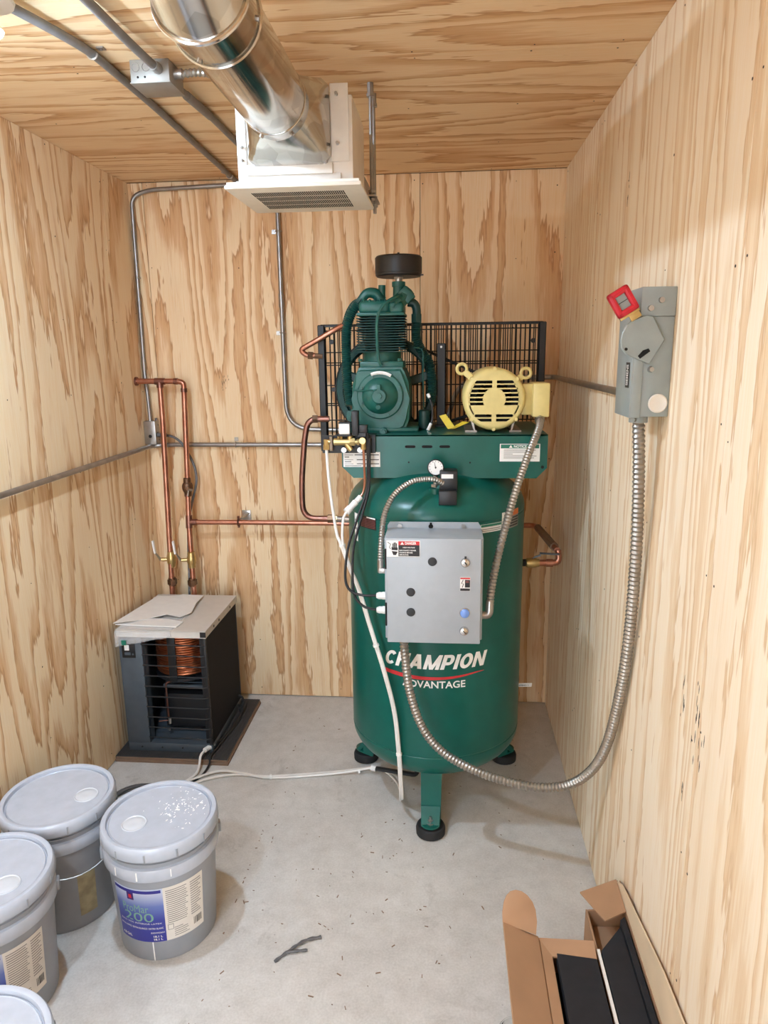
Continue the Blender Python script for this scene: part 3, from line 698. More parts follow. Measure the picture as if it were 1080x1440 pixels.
# belt guard: two layers of wire, posts and rails
gx0, gx1, gz1 = 0.925, 1.764, 1.803
bg = obj('belt_guard', B().bx(gx0, gx1, -0.478, -0.466, gz1-0.008, gz1, 0.001, 1).bx(gx0-0.012, gx0+0.014, -0.487, -0.452, 1.318, gz1, 0.003, 1).bx(gx1-0.014, gx1+0.012, -0.487, -0.452, 1.43, gz1, 0.003, 1), 'black_metal', ac, 'black wire belt guard')
for yy, ph in ((-0.472, 0.0), (-0.395, 0.007)):
    n = 52 if ph == 0 else 44; b = B()
    for i in range(1, n):
        x = gx0 + (gx1-gx0)*i/n + ph*0.3
        b.cyl((x, yy, 1.33 if x < 1.05 else 1.432), (x, yy, gz1), 0.0021, seg=5)
    obj('upright_wires', b, 'black_metal', bg, kind='stuff')
    for z in (gz1, gz1-0.022, 1.70, 1.652, 1.575, 1.498, 1.44) if ph == 0 else (gz1, 1.66, 1.50):
        obj('cross_wire', B().cyl((gx0, yy-0.004, z), (gx1, yy-0.004, z), 0.0024, seg=6), 'black_metal', bg)
b = B()
for i in range(27):
    x = gx0+(gx1-gx0)*i/26; b.cyl((x, -0.472, gz1), (x, -0.395, gz1), 0.002, seg=5)
obj('top_wires', b, 'black_metal', bg, kind='stuff')
b = B()
for x, z in ((0.965, 1.74), (0.968, 1.56), (1.73, 1.735)): b.cyl((x, -0.482, z), (x, -0.470, z), 0.009, seg=12)
obj('guard_clips', b, 'black_metal', bg)
obj('cross_wire', B().cyl((gx0, -0.476, 1.345), (1.06, -0.476, 1.345), 0.0024, seg=6), 'black_metal', bg)
b = B().bx(1.371, 1.402, -0.60, -0.594, 1.427, 1.728, 0.002, 1).bx(1.365, 1.42, -0.62, -0.56, 1.427, 1.433)
post = obj('guard_post', b, 'black_metal', bg)
obj('hole', B().cyl((1.3865, -0.6003, 1.715), (1.3865, -0.6009, 1.715), 0.004, seg=10), 'steel', bg)

# motor ---------------------------------------------------------------
b = B().lathe([(0.06, -0.115), (0.098, -0.108), (0.104, -0.10), (0.104, 0.10), (0.1, 0.106), (0.06, 0.112)], (MX, -0.70, MZ), (0, -1, 0), 48)
motor = obj('motor', b, 'yellow', ac, 'yellow electric motor')
b = B().lathe([(0.103, -0.03), (0.1045, 0.012), (0.100, 0.022), (0.094, 0.026), (0.086, 0.026), (0.086, 0.016), (0.088, 0.0)], (MX, -0.805, MZ), (0, -1, 0), 56)
bm = b.bm; bmesh.ops.delete(bm, geom=[f for f in bm.faces if len(f.verts) > 10], context='FACES_ONLY')
fc = obj('fan_cover', b, 'yellow', motor)
obj('fan_cover_interior', B().cyl((MX, -0.81, MZ), (MX, -0.812, MZ), 0.088, seg=40), 'hole', motor)  # dark disc painted as the shade of the hollow behind the bars
yb0, yb1 = -0.8305, -0.8225
def hbar(bb, z0, z1):
    Lf = lambda z: math.sqrt(max(0.0872**2-z*z, 1e-6)); n = 4
    zs = [z0+(z1-z0)*i/n for i in range(n+1)]
    bb.prism([(MX+Lf(z), MZ+z) for z in zs] + [(MX-Lf(z), MZ+z) for z in zs[::-1]], vmat((0, yb1, 0)), yb1-yb0)
b = B()
for z0, z1 in ((0.062, 0.0868), (0.0475, 0.052), (0.033, 0.0375), (0.0185, 0.023), (0.004, 0.0085), (-0.0105, -0.006), (-0.050, -0.020), (-0.0645, -0.060), (-0.0868, -0.0745)): hbar(b, z0, z1)
b.bx(MX-0.0075, MX+0.0075, yb0-0.0002, yb1, MZ-0.086, MZ+0.086).cyl((MX, yb1, MZ), (MX, yb0-0.0003, MZ), 0.038, seg=32)
for sgn in (-1, 1):   # side cheeks close the slots before the rim
    for k in range(14):
        a0 = math.radians(-40+80*k/14); a1 = math.radians(-40+80*(k+1)/14)
        q = [(MX+sgn*r_*math.cos(a), yb1, MZ+r_*math.sin(a)) for r_, a in ((0.0815, a0), (0.0875, a0), (0.0875, a1), (0.0815, a1))]
        b.slab(q, (0, yb0-yb1, 0))
obj('grille_bars', b, 'yellow', motor)
b = B()
for a in (90, 270, 222, 318, 138, 42):
    p = V((MX+0.100*math.cos(math.radians(a)), -0.81, MZ+0.100*math.sin(math.radians(a)))); b.cyl(p, p+V((0, -0.02, 0)), 0.0085, 0.006, seg=8)
obj('cover_screws', b, 'yellow', motor)
for ex, ez, a in ((1.458, 1.640, 48), (1.672, 1.624, 132)):
    b = B().tube([V((ex+0.0165*math.cos(t), -0.79, ez+0.0165*math.sin(t))) for t in [2*PI*i/24 for i in range(24)]], 0.0055, 8, closed=True)
    d = (V((MX, 0, MZ))-V((ex, 0, ez))).normalized()
    b.box(V((ex, -0.79, ez))+d*0.038, (0.046, 0.012, 0.022), Matrix.Rotation(-math.atan2(d.z, d.x), 3, 'Y'), 0.004)
    obj('lifting_eye', b, 'yellow', motor)
b = B().bx(1.66, 1.695, -0.80, -0.70, 1.485, 1.588, 0.003).bx(1.693, 1.749, -0.835, -0.70, 1.480, 1.592, 0.005)
obj('terminal_box', b, 'yellow', motor)
b = B().bx(MX-0.095, MX-0.055, -0.80, -0.60, 1.427, 1.433).bx(MX+0.055, MX+0.095, -0.80, -0.60, 1.427, 1.433)
for k in (-1, 1): b.slab([(MX+0.06*k, -0.79, 1.433), (MX+0.066*k, -0.79, 1.433), (MX+0.078*k, -0.79, 1.475), (MX+0.070*k, -0.79, 1.478)], (0, 0.18, 0))
obj('motor_base', b, 'steel', motor, 'bare steel motor base')
b = B().slab([(1.382, -0.74, 1.478), (1.405, -0.74, 1.484), (1.438, -0.76, 1.440), (1.412, -0.76, 1.434)], (0, -0.002, 0)).slab([(1.414, -0.76, 1.434), (1.438, -0.76, 1.436), (1.486, -0.74, 1.455), (1.465, -0.74, 1.459)], (0, -0.002, 0))
strap = obj('bent_strap', b, 'yellow_bright', ac, 'bent yellow strap on the deck')
obj('hole', B().cyl((1.396, -0.7425, 1.470), (1.396, -0.7432, 1.470), 0.004, seg=8), 'hole', strap)

# gauge and pressure switch on the dome
G = V((1.373, -0.955, 1.329)); gd = V((0, -1, 0.12)).normalized()
gz = B().lathe([(0.02, -0.022), (0.026, -0.018), (0.0275, 0.0), (0.0275, 0.004), (0.0245, 0.005), (0.024, 0.002)], G, gd, 32)
gauge = obj('pressure_gauge', gz, 'black', ac, 'round pressure gauge with white dial')
obj('dial', B().cyl(G+gd*0.0015, G+gd*0.0028, 0.0238, seg=32), 'sticker', gauge)
gx = V((1, 0, 0)); gy = gx.cross(gd)*-1
gm = vmat(G+gd*0.0032, gx, V((0, 0.12, 1)))
b = B(); b.slab([gm @ V((-0.0012, -0.004, 0)), gm @ V((0.0012, -0.004, 0)), gm @ V((-0.003, 0.017, 0)), gm @ V((-0.0042, 0.0168, 0))], gd*0.0006)
b.cyl(gm @ V((0, 0, 0)), gm @ V((0, 0, 0.0012)), 0.003, seg=10); obj('needle', b, 'ink', gauge)
b = B()
for k in range(11):
    a = math.radians(225-27*k); p, q = V((math.cos(a)*0.018, math.sin(a)*0.018, 0)), V((math.cos(a)*0.022, math.sin(a)*0.022, 0)); w = V((-math.sin(a), math.cos(a), 0))*0.0006
    b.slab([gm @ (p-w), gm @ (p+w), gm @ (q+w), gm @ (q-w)], gd*0.0004)
obj('dial_marks', b, 'ink', gauge)
obj('gauge_stem', B().cyl(G-V((0, -0.008, 0.025)), G-V((0, -0.008, 0.075)), 0.008, seg=12).cyl(G+V((0, 0.008, -0.034)), G+V((0, 0.008, -0.046)), 0.012, seg=6).cyl(G+V((0, 0.0, -0.055)), G+V((0, 0.0, -0.064)), 0.016, seg=6), 'steel', gauge)
b = B().bx(1.386, 1.444, -0.985, -0.92, 1.252, 1.322, 0.004).bx(1.384, 1.442, -1.018, -0.975, 1.216, 1.262, 0.003)
sw = obj('pressure_switch', b, 'black', ac, 'black box shaped pressure switch')
obj('sticker', B().bx(1.392, 1.430, -0.9862, -0.9852, 1.298, 1.312), 'sticker', sw)
obj('hub_fitting', B().cyl((1.372, -0.965, 1.225), (1.372, -0.965, 1.262), 0.020, seg=18).cyl((1.375, -0.96, 1.255), (1.40, -0.96, 1.275), 0.012, seg=10), 'green', ac)

# control panel
cpl = obj('control_panel', B().bx(1.222, 1.520, -1.182, -1.062, 0.826, 1.152, 0.003), 'grey_paint', ac, 'light grey electrical enclosure on the tank')
fl_ = [(1.222, 1.12), (1.516, 1.12), (1.516, 1.160), (1.509, 1.172), (1.230, 1.172), (1.222, 1.160)]
obj('mounting_flange', B().prism(fl_, vmat((0, -1.060, 0)), 0.003).bx(1.222, 1.516, -1.063, -1.060, 0.80, 0.85), 'grey_paint', cpl)
b = B()
for x, z in ((1.262, 1.160), (1.462, 1.160)): b.cyl((x, -1.063, z), (x, -1.070, z), 0.007, seg=12)
obj('mounting_bolts', b, 'steel', cpl)
obj('keyhole', B().cyl((1.360, -1.0632, 1.158), (1.360, -1.0642, 1.158), 0.0075, seg=14).bx(1.3565, 1.3635, -1.0642, -1.0632, 1.16, 1.170), 'hole', cpl)
obj('standoff', B().bx(1.30, 1.345, -1.062, -0.99, 1.08, 1.12).bx(1.40, 1.445, -1.062, -0.99, 1.08, 1.12).bx(1.30, 1.345, -1.062, -0.99, 0.86, 0.90).bx(1.40, 1.445, -1.062, -0.99, 0.86, 0.90), 'green', cpl)
door = obj('door', B().bx(1.229, 1.514, -1.200, -1.1835, 0.820, 1.154, 0.003), 'grey_paint', cpl)
for z0, z1 in ((1.055, 1.118), (0.872, 0.945)): obj('hinge', B().cyl((1.2255, -1.190, z0), (1.2255, -1.190, z1), 0.0035, seg=8), 'black_metal', cpl)
D = -1.2003
dx = lambda px: 1.2215+(px-538)*0.002105; dz = lambda py: 1.154-(py-757)*0.002288
for px, py in ((607.4, 788.2), (576.3, 830.7), (576.3, 859)):
    obj('hole_plug', B().lathe([(0.0135, 0), (0.0135, 0.001), (0.012, 0.0022), (0.004, 0.0026)], (dx(px), D, dz(py)), (0, -1, 0), 24), 'black', cpl, 'black plug in the door')
for px, py in ((654.3, 788.6), (653.7, 884)):
    c = V((dx(px), D, dz(py)))
    o = obj('lock', B().lathe([(0.0145, 0), (0.0145, 0.003), (0.012, 0.007), (0.009, 0.007), (0.004, 0.009)], c, (0, -1, 0), 24), 'chrome', cpl)
    obj('lock_slot', B().box(c+V((0, -0.0093, 0)), (0.011, 0.001, 0.003), (0, 0.8, 0)), 'hole', cpl)
    if py < 800: obj('lock_tab', B().box(c+V((0, -0.002, 0.015)), (0.006, 0.004, 0.008)), 'black', cpl)
c = V((dx(654.3), D, dz(858.4)))
obj('indicator_light', B().lathe([(0.016, 0), (0.016, 0.004), (0.0145, 0.006)], c, (0, -1, 0), 24), 'chrome', cpl)
obj('indicator_lens', B().lathe([(0.0145, 0.004), (0.0135, 0.009), (0.009, 0.012), (0.003, 0.013)], c, (0, -1, 0), 24), 'blue', cpl, 'pale blue indicator lens')
def pstick(x0, y0, x1, y1, mat, parent, dy=0.0, name='sticker'): return obj(name, B().bx(dx(x0), dx(x1), D-0.0006-dy, D-dy, dz(y1), dz(y0)), mat, parent)
s1 = pstick(542, 760, 590, 782, 'sticker', ac)
pstick(559, 760.8, 589.2, 766, 'red_print', s1, 0.0006, 'print_header')
pstick(559, 766, 589.2, 781.2, 'ink', s1, 0.0006, 'print_panel')
text('DANGER', 'white_print', s1, dx(584)-dx(568), 0.0085, vmat((dx(576.5), D-0.0016, dz(763.4))), 0.03)
b = B(); b.prism([(dx(562), dz(765.3)), (dx(567), dz(765.3)), (dx(564.5), dz(761.5))], vmat((0, D-0.0013, 0)), 0.0003); obj('warning_triangle', b, 'white_print', s1)
text('HIGH VOLTAGE', 'white_print', s1, dx(583)-dx(566), 0.0042, vmat((dx(574), D-0.0016, dz(769.2))), 0.02)
for yy, tx, w in ((773.2, 'DISCONNECT POWER', 24), (776.2, 'SOURCE BEFORE', 19), (779.2, 'SERVICING', 13)): text(tx, 'white_print', s1, w*0.0021, 0.0042, vmat((dx(560.3+w/2), D-0.0016, dz(yy))), 0.02)
b = B()   # pictogram: bolt striking a hand over a dark pot of a wrist
b.tube([(dx(543.5), D-0.0012, dz(762)), (dx(548), D-0.0012, dz(765)), (dx(546), D-0.0012, dz(769)), (dx(547.8), D-0.0012, dz(771.5))], 0.0009, 5)
for k in range(4): b.bx(dx(550.6+k*1.7), dx(551.9+k*1.7), D-0.0012, D-0.0006, dz(770.5), dz((764, 762.6, 762.4, 763.6)[k]))
b.prism([(dx(549.3), dz(772.8)), (dx(549.3), dz(768)), (dx(550.6), dz(769.5)), (dx(558), dz(769.5)), (dx(558), dz(773.2))][::-1], vmat((0, D-0.0006, 0)), 0.0006)
b.prism([(dx(549.5), dz(774.2)), (dx(558), dz(775)), (dx(555.6), dz(779.6)), (dx(551.6), dz(779.6))], vmat((0, D-0.0006, 0)), 0.0006)
obj('shock_pictogram', b, 'ink', s1)
s1 = pstick(647, 809, 661.5, 828, 'sticker', ac)
pstick(647.3, 809.5, 661.2, 811.5, 'red_print', s1, 0.0006, 'print_header')
pstick(654, 812.5, 661.2, 823, 'ink', s1, 0.0006, 'print_panel'); pstick(647.3, 824.3, 661.2, 827.6, 'ink', s1, 0.0006, 'print_panel')
pstick(655, 813.5, 659.5, 816.5, 'pink_print', s1, 0.0012, 'print_lines')
b = B(); b.tube([(dx(651.5), D-0.0012, dz(812.5)), (dx(649), D-0.0012, dz(817.5)), (dx(652), D-0.0012, dz(818)), (dx(650.3), D-0.0012, dz(823))], 0.0011, 5); obj('shock_pictogram', b, 'ink', s1)
# cable glands
for z in (0.944, 0.896):
    obj('cable_gland', B().cyl((1.222, -1.12, z), (1.208, -1.12, z), 0.013, seg=8).lathe([(0.011, 0.0), (0.0115, 0.012), (0.008, 0.02), (0.005, 0.02)], (1.209, -1.12, z), (-1, 0, 0), 16), 'white', cpl)
obj('conduit_connector', B().cyl((1.203, -1.115, 1.062), (1.203, -1.115, 1.020), 0.010, seg=14).bx(1.196, 1.224, -1.125, -1.105, 1.018, 1.036, 0.003), 'steel', cpl)
obj('conduit_connector', B().tube(fillet([(1.519, -1.125, 0.887), (1.545, -1.125, 0.887), (1.547, -1.115, 0.93)], 0.014, 5), 0.0125, 14), 'steel', cpl)
obj('conduit_connector', B().cyl((1.275, -1.125, 0.826), (1.275, -1.125, 0.805), 0.016, seg=14), 'steel', cpl)
# flexible conduits of the compressor
obj('flexible_conduit', ribbed(spline([(1.203, -1.115, 1.06), (1.207, -1.112, 1.13), (1.215, -1.09, 1.20), (1.243, -1.065, 1.258), (1.29, -1.035, 1.292), (1.335, -1.01, 1.300), (1.375, -0.995, 1.295), (1.396, -0.982, 1.283)], 0.01), 0.0088, 0.0085, 0.0011, 12), 'flex', ac, 'thin grey flexible conduit to the pressure switch')
obj('flexible_conduit', ribbed(spline([(1.722, -0.80, 1.484), (1.712, -0.87, 1.45), (1.672, -0.95, 1.375), (1.628, -1.02, 1.27), (1.590, -1.075, 1.15), (1.565, -1.105, 1.05), (1.551, -1.113, 0.97), (1.547, -1.115, 0.915)], 0.01), 0.0118, 0.011, 0.0014, 14), 'flex', ac, 'grey flexible conduit from the motor to the control panel')
obj('conduit_connector', B().cyl((1.722, -0.795, 1.490), (1.718, -0.835, 1.468), 0.0165, seg=8), 'steel', ac)

# drain valve group on the left front
b = B().bx(0.990, 1.170, -0.892, -0.888, 1.368, 1.428).bx(1.035, 1.170, -0.892, -0.84, 1.425, 1.429)
dv = obj('valve_bracket', b, 'black_metal', ac)
Y = -0.915; bz = 1.409
b = B().cyl((1.034, Y, bz), (1.088, Y, bz), 0.0125, seg=14).cyl((1.088, Y, bz), (1.105, Y, bz), 0.0145, seg=6).cyl((1.105, Y, bz), (1.116, Y, bz), 0.009, seg=12).cyl((1.112, Y, bz), (1.120, Y, bz), 0.0125, seg=6)
b.cyl((1.070, Y, bz), (1.092, Y-0.004, bz-0.028), 0.009, seg=10).cyl((1.088, Y, bz+0.005), (1.088, Y, bz+0.024), 0.010, seg=12).cyl((1.05, Y-0.005, bz+0.01), (1.05, Y-0.005, bz+0.019), 0.004, seg=6).cyl((1.06, Y-0.005, bz+0.01), (1.06, Y-0.005, bz+0.019), 0.004, seg=6)
b.cyl((1.130, Y, bz+0.004), (1.130, Y-0.010, bz+0.004), 0.011, seg=14).cyl((1.118, Y, bz), (1.132, Y, bz), 0.008, seg=10).cyl((1.132, Y, bz+0.005), (1.132, Y, bz-0.026), 0.0095, seg=10)
b.cyl((1.008, Y, bz+0.008), (1.008, Y, bz-0.022), 0.0095, seg=10).cyl((1.008, Y, bz), (1.022, Y, bz), 0.008, seg=10).cyl((1.008, Y, bz-0.010), (1.008, Y, bz-0.026), 0.0115, seg=6)
obj('brass_valve', b, 'brass', ac, 'brass solenoid valve body with elbows')
obj('valve_plug', B().cyl((1.024, Y, bz+0.018), (1.024, Y, bz-0.03), 0.006, seg=8).cyl((1.066, Y+0.02, bz-0.028), (1.066, Y, bz-0.028), 0.009, seg=12).cyl((1.120, Y+0.02, bz-0.028), (1.120, Y, bz-0.028), 0.009, seg=12), 'steel', ac)
obj('solenoid_coil', B().bx(1.054, 1.090, -0.935, -0.895, 1.436, 1.470, 0.003), 'white', ac, 'white solenoid coil')
obj('coil_frame', B().bx(1.050, 1.094, -0.93, -0.89, 1.428, 1.437, 0.002).bx(1.052, 1.092, -0.93, -0.89, 1.470, 1.474).cyl((1.072, -0.912, 1.474), (1.072, -0.912, 1.482), 0.006, seg=8), 'black', ac)
b = B().bx(1.097, 1.119, -0.94, -0.90, 1.432, 1.512, 0.003).bx(1.120, 1.148, -0.935, -0.90, 1.440, 1.466, 0.003).bx(1.117, 1.142, -0.93, -0.89, 1.428, 1.44).cyl((1.146, -0.915, 1.438), (1.146, -0.915, 1.418), 0.006, seg=8)
obj('cable_connector', b, 'black', ac)
cop = obj('drain_line', B().tube(spline([(1.132, -0.915, 1.39), (1.134, -0.915, 1.33), (1.135, -0.92, 1.27), (1.130, -0.925, 1.24), (1.118, -0.935, 1.222)], 0.008), 0.0042, 8), 'copper', ac, 'thin copper drain line')
b = B().cyl((1.122, -0.935, 1.226), (1.108, -0.945, 1.212), 0.0095, seg=12).cyl((1.106, -0.946, 1.210), (1.086, -0.965, 1.190), 0.0115, 0.010, seg=12).cyl((1.09, -0.962, 1.194), (1.078, -0.973, 1.182), 0.0125, seg=12)
obj('push_fitting', b, 'white', ac, 'white push fitting on the drain line')
for dxx, z_end in ((0.0, 0.944), (0.006, 0.896)):
    pts = [(1.147+dxx, -0.915, 1.42), (1.146+dxx, -0.918, 1.33), (1.143+dxx, -0.93, 1.25), (1.118+dxx*2, -0.975, 1.17), (1.090+dxx*3, -1.03, 1.08), (1.083+dxx*4, -1.07, 0.99+dxx*2)]
    pts += [(1.10, -1.10, 0.955), (1.14, -1.118, 0.944), (1.195, -1.12, 0.944)] if z_end > 0.92 else [(1.115, -1.10, 0.94), (1.14, -1.115, 0.91), (1.165, -1.12, 0.90), (1.195, -1.12, 0.896)]
    obj('control_cable', B().tube(spline(pts, 0.012), 0.0042, 8), 'cable', ac, 'black control cable')
# right side outlet of the tank
b = B().cyl((1.655, -0.62, 0.907), (1.712, -0.615, 0.907), 0.014, seg=12)
obj('tank_nipple', b, 'black_metal', ac)
# tank drain on the bottom left and check-valve bushing
obj('drain_fitting', B().cyl((1.128, -0.66, 0.030), (1.108, -0.655, 0.032), 0.012, seg=10), 'white', ac)
obj('drain_pipe', B().tube(fillet([(1.30, -0.70, 0.16), (1.30, -0.70, 0.035), (1.128, -0.66, 0.032)], 0.02), 0.009, 8), 'black_metal', ac)
obj('tank_bushing', B().cyl((1.098, -0.60, 1.062), (1.075, -0.592, 1.062), 0.020, seg=8), 'green', ac)

# ------------------------------------------------------------------ copper lines on the compressor side
t = thing('discharge_pipe', 'tarnished copper pipe looping from the belt guard down to the tank check valve', 'pipe', (0.87, -0.55, 1.06))
obj('pipe', B().tube(fillet([(0.96, -0.55, 1.452), (0.878, -0.555, 1.452), (0.862, -0.555, 1.38), (0.843, -0.555, 1.20), (0.845, -0.56, 1.062), (0.958, -0.565, 1.062)], 0.075, 8), 0.0115, 12), 'copper_dark', t)
obj('flare_nut', B().cyl((0.945, -0.565, 1.062), (0.968, -0.565, 1.062), 0.0175, seg=6).cyl((0.895, -0.552, 1.452), (0.915, -0.55, 1.452), 0.016, seg=6), 'bronze', t)
obj('brass_adapter', B().cyl((0.968, -0.565, 1.062), (0.984, -0.568, 1.062), 0.015, seg=6), 'brass', t)
obj('nipple', B().cyl((0.983, -0.568, 1.062), (1.075, -0.59, 1.062), 0.0125, seg=14), 'steel', t)
t = thing('aftercooler_pipe', 'bright copper pipe bending out left through the top of the belt guard', 'pipe', (0.90, -0.5, 1.7))
obj('pipe', B().tube(fillet([(1.03, -0.52, 1.805), (0.985, -0.505, 1.785), (0.905, -0.50, 1.742), (0.846, -0.495, 1.712), (0.868, -0.49, 1.690), (0.90, -0.485, 1.69)], 0.03, 8), 0.0105, 12), 'copper', t)
obj('flare_nut', B().cyl((0.874, -0.488, 1.691), (0.893, -0.486, 1.689), 0.016, seg=6).cyl((0.893, -0.486, 1.689), (0.93, -0.484, 1.686), 0.010, seg=8), 'bronze', t)

# ------------------------------------------------------------------ copper air piping on the wall
py_ = -0.085
t = thing('copper_air_line', 'copper header with two drops and a long run along the wall to the compressor', 'pipe', (0.2, py_, 0.6))
obj('header_pipe', B().tube(fillet([(0.002, -0.094, 1.585), (0.2, -0.09, 1.583), (0.222, -0.09, 1.575), (0.222, -0.092, 1.53), (0.210, -0.10, 1.13), (0.2105, -0.10, 1.10)], 0.02, 5), 0.0125, 14), 'copper', t)
obj('drop_pipe', B().tube([(0.112, -0.092, 1.583), (0.112, -0.095, 1.40), (0.104, -0.128, 0.58)], 0.0125, 14), 'copper', t)
obj('drop_pipe', B().tube([(0.2085, -0.10, 1.10), (0.205, -0.11, 0.93), (0.212, -0.13, 0.58)], 0.0125, 14), 'copper', t)
obj('wall_run_pipe', B().tube(fillet([(0.206, -0.108, 0.932), (0.5, -0.095, 0.930), (1.80, -0.085, 0.924), (1.815, -0.11, 0.925), (1.832, -0.60, 0.953)], 0.03, 6), 0.0115, 14), 'copper', t)
fit = B()
fit.cyl((0.0, -0.094, 1.585), (0.008, -0.094, 1.585), 0.02, seg=14).cyl((0.09, -0.0925, 1.584), (0.135, -0.092, 1.583), 0.0155, seg=14).cyl((0.112, -0.092, 1.583), (0.112, -0.093, 1.555), 0.0155, seg=14)
fit.cyl((0.178, -0.091, 1.583), (0.195, -0.091, 1.583), 0.0150, seg=14).cyl((0.2215, -0.091, 1.552), (0.2212, -0.091, 1.535), 0.0150, seg=14)
obj('soldered_tee', fit, 'copper_dark', t)
obj('soldered_tee', B().cyl((0.207, -0.103, 1.07), (0.2065, -0.105, 1.055), 0.0150, seg=14).cyl((0.206, -0.106, 0.965), (0.2052, -0.112, 0.905), 0.0155, seg=14).cyl((0.206, -0.108, 0.932), (0.243, -0.107, 0.932), 0.0150, seg=14), 'copper_dark', t)
v = obj('ball_valve', B().lathe([(0.014, 0.0), (0.017, 0.004), (0.017, 0.018), (0.022, 0.026), (0.0255, 0.038), (0.0255, 0.05), (0.022, 0.06), (0.017, 0.066), (0.017, 0.084), (0.014, 0.088)], (0.2085, -0.102, 1.055), (0, 0, 1), 18).cyl((0.2085, -0.102, 1.10), (0.222, -0.135, 1.098), 0.009, seg=10), 'bronze', t)
obj('valve_lever', B().slab([(0.224, -0.14, 1.090), (0.228, -0.14, 1.100), (0.252, -0.15, 1.098), (0.250, -0.15, 1.088)], (0, -0.002, 0)).slab([(0.224, -0.14, 1.090), (0.229, -0.14, 1.092), (0.225, -0.142, 1.065), (0.219, -0.142, 1.064)], (0, -0.002, 0)), 'steel', v)
for x, y, zc in ((0.108, -0.116, 0.752), (0.2085, -0.12, 0.752)):
    v = obj('ball_valve', B().lathe([(0.014, -0.04), (0.017, -0.038), (0.017, -0.022), (0.021, -0.016), (0.022, 0.0), (0.021, 0.016), (0.017, 0.022), (0.017, 0.038), (0.014, 0.04)], (x, y, zc), (0, 0, 1), 18).cyl((x, y, zc), (x-0.045, y-0.01, zc), 0.009, seg=10), 'brass', t)
    lx = x-0.048
    obj('valve_lever', B().slab([(lx, y-0.012, zc-0.006), (lx, y-0.006, zc+0.008), (lx-0.014, y-0.02, zc+0.034), (lx-0.018, y-0.024, zc+0.034)], (-0.004, 0, 0)), 'steel', v)
    obj('lever_grip', B().box((lx-0.024, y-0.02, zc+0.064), (0.009, 0.018, 0.064), (0, -0.12, 0), 0.003), 'white', v, 'white vinyl lever grip')
    obj('union_nut', B().cyl((x-0.002, y-0.006, zc-0.098), (x-0.002, y-0.006, zc-0.122), 0.0225, seg=6).cyl((x-0.002, y-0.006, zc-0.09), (x-0.002, y-0.006, zc-0.13), 0.017, seg=12), 'bronze', t)
b = B().bx(0.432, 0.474, -0.008, 0.0, 0.915, 0.968, 0.002).slab([(0.455, -0.006, 0.952), (0.47, -0.006, 0.952), (0.452, -0.075, 0.938), (0.440, -0.075, 0.938)], (0, 0, 0.006)).cyl((0.452, -0.008, 0.955), (0.452, -0.013, 0.955), 0.008, seg=6)
obj('wall_bracket', b, 'steel', t)
obj('pipe_clamp', B().tube([V((0.440, -0.0955+0.0155*math.cos(a), 0.930+0.018*math.sin(a))) for a in [2*PI*i/20 for i in range(20)]], 0.004, 6, closed=True).cyl((0.440, -0.0955, 0.945), (0.440, -0.0955, 0.960), 0.006, seg=6).cyl((0.440, -0.0955, 0.916), (0.440, -0.0955, 0.905), 0.006, seg=6), 'copper_dark', t)
b = B().tube([(1.817, -0.14, 0.927), (1.830, -0.54, 0.950)], 0.0165, 10)
obj('pipe_insulation', b, 'board_edge', t)
v = obj('ball_valve', B().lathe([(0.013, 0.0), (0.018, 0.004), (0.020, 0.02), (0.020, 0.035), (0.016, 0.045), (0.015, 0.052)], (1.712, -0.615, 0.907), (1, 0.02, 0), 16), 'brass', t)
obj('valve_lever', B().box((1.80, -0.628, 0.947), (0.075, 0.014, 0.005), (0, 0.05, 0), 0.002).slab([(1.735, -0.622, 0.925), (1.745, -0.622, 0.935), (1.765, -0.626, 0.944), (1.768, -0.626, 0.938)], (0, -0.004, 0)), 'slate', v, 'blue grey valve lever')
obj('outlet_pipe', B().tube(fillet([(1.762, -0.614, 0.907), (1.838, -0.612, 0.908), (1.834, -0.605, 0.955)], 0.02, 6), 0.0125, 12).cyl((1.79, -0.613, 0.907), (1.815, -0.613, 0.907), 0.0155, seg=12), 'copper', t)

# ------------------------------------------------------------------ white drain tubing
t = thing('drain_tubing', 'pair of thin white plastic tubes running down the tank and over the floor', 'tube', (1.0, -0.9, 0))
obj('tube', B().tube(spline([(1.008, -0.915, 1.385), (1.014, -0.93, 1.30), (1.028, -0.955, 1.20), (1.046, -0.985, 1.11), (1.060, -1.0, 1.08), (1.088, -1.01, 1.00), (1.115, -1.01, 0.93), (1.155, -1.03, 0.80), (1.200, -1.045, 0.65), (1.232, -1.035, 0.50), (1.245, -1.03, 0.36), (1.250, -1.01, 0.23), (1.250, -0.97, 0.13), (1.242, -0.87, 0.04), (1.238, -0.74, 0.010), (1.20, -0.66, 0.010), (1.118, -0.632, 0.016), (0.95, -0.66, 0.008), (0.70, -0.705, 0.007), (0.55, -0.705, 0.007), (0.44, -0.745, 0.007), (0.34, -0.83, 0.007)], 0.012), 0.0052, 8), 'white_tube', t)
obj('tube', B().tube(spline([(1.080, -0.972, 1.184), (1.070, -0.985, 1.165), (1.066, -0.995, 1.12), (1.070, -1.003, 1.075), (1.094, -1.015, 1.00), (1.122, -1.016, 0.93), (1.162, -1.037, 0.80), (1.207, -1.050, 0.65), (1.239, -1.042, 0.50), (1.252, -1.036, 0.36), (1.257, -1.015, 0.23), (1.257, -0.97, 0.12), (1.247, -0.86, 0.045), (1.222, -0.74, 0.02), (1.17, -0.665, 0.022), (1.124, -0.650, 0.028)], 0.012), 0.0046, 8), 'white_tube', t)
obj('tube', B().tube(spline([(1.105, -0.655, 0.030), (0.95, -0.675, 0.010), (0.70, -0.716, 0.007), (0.58, -0.70, 0.012), (0.47, -0.695, 0.012), (0.36, -0.77, 0.007)], 0.012), 0.0052, 8), 'white_tube', t)
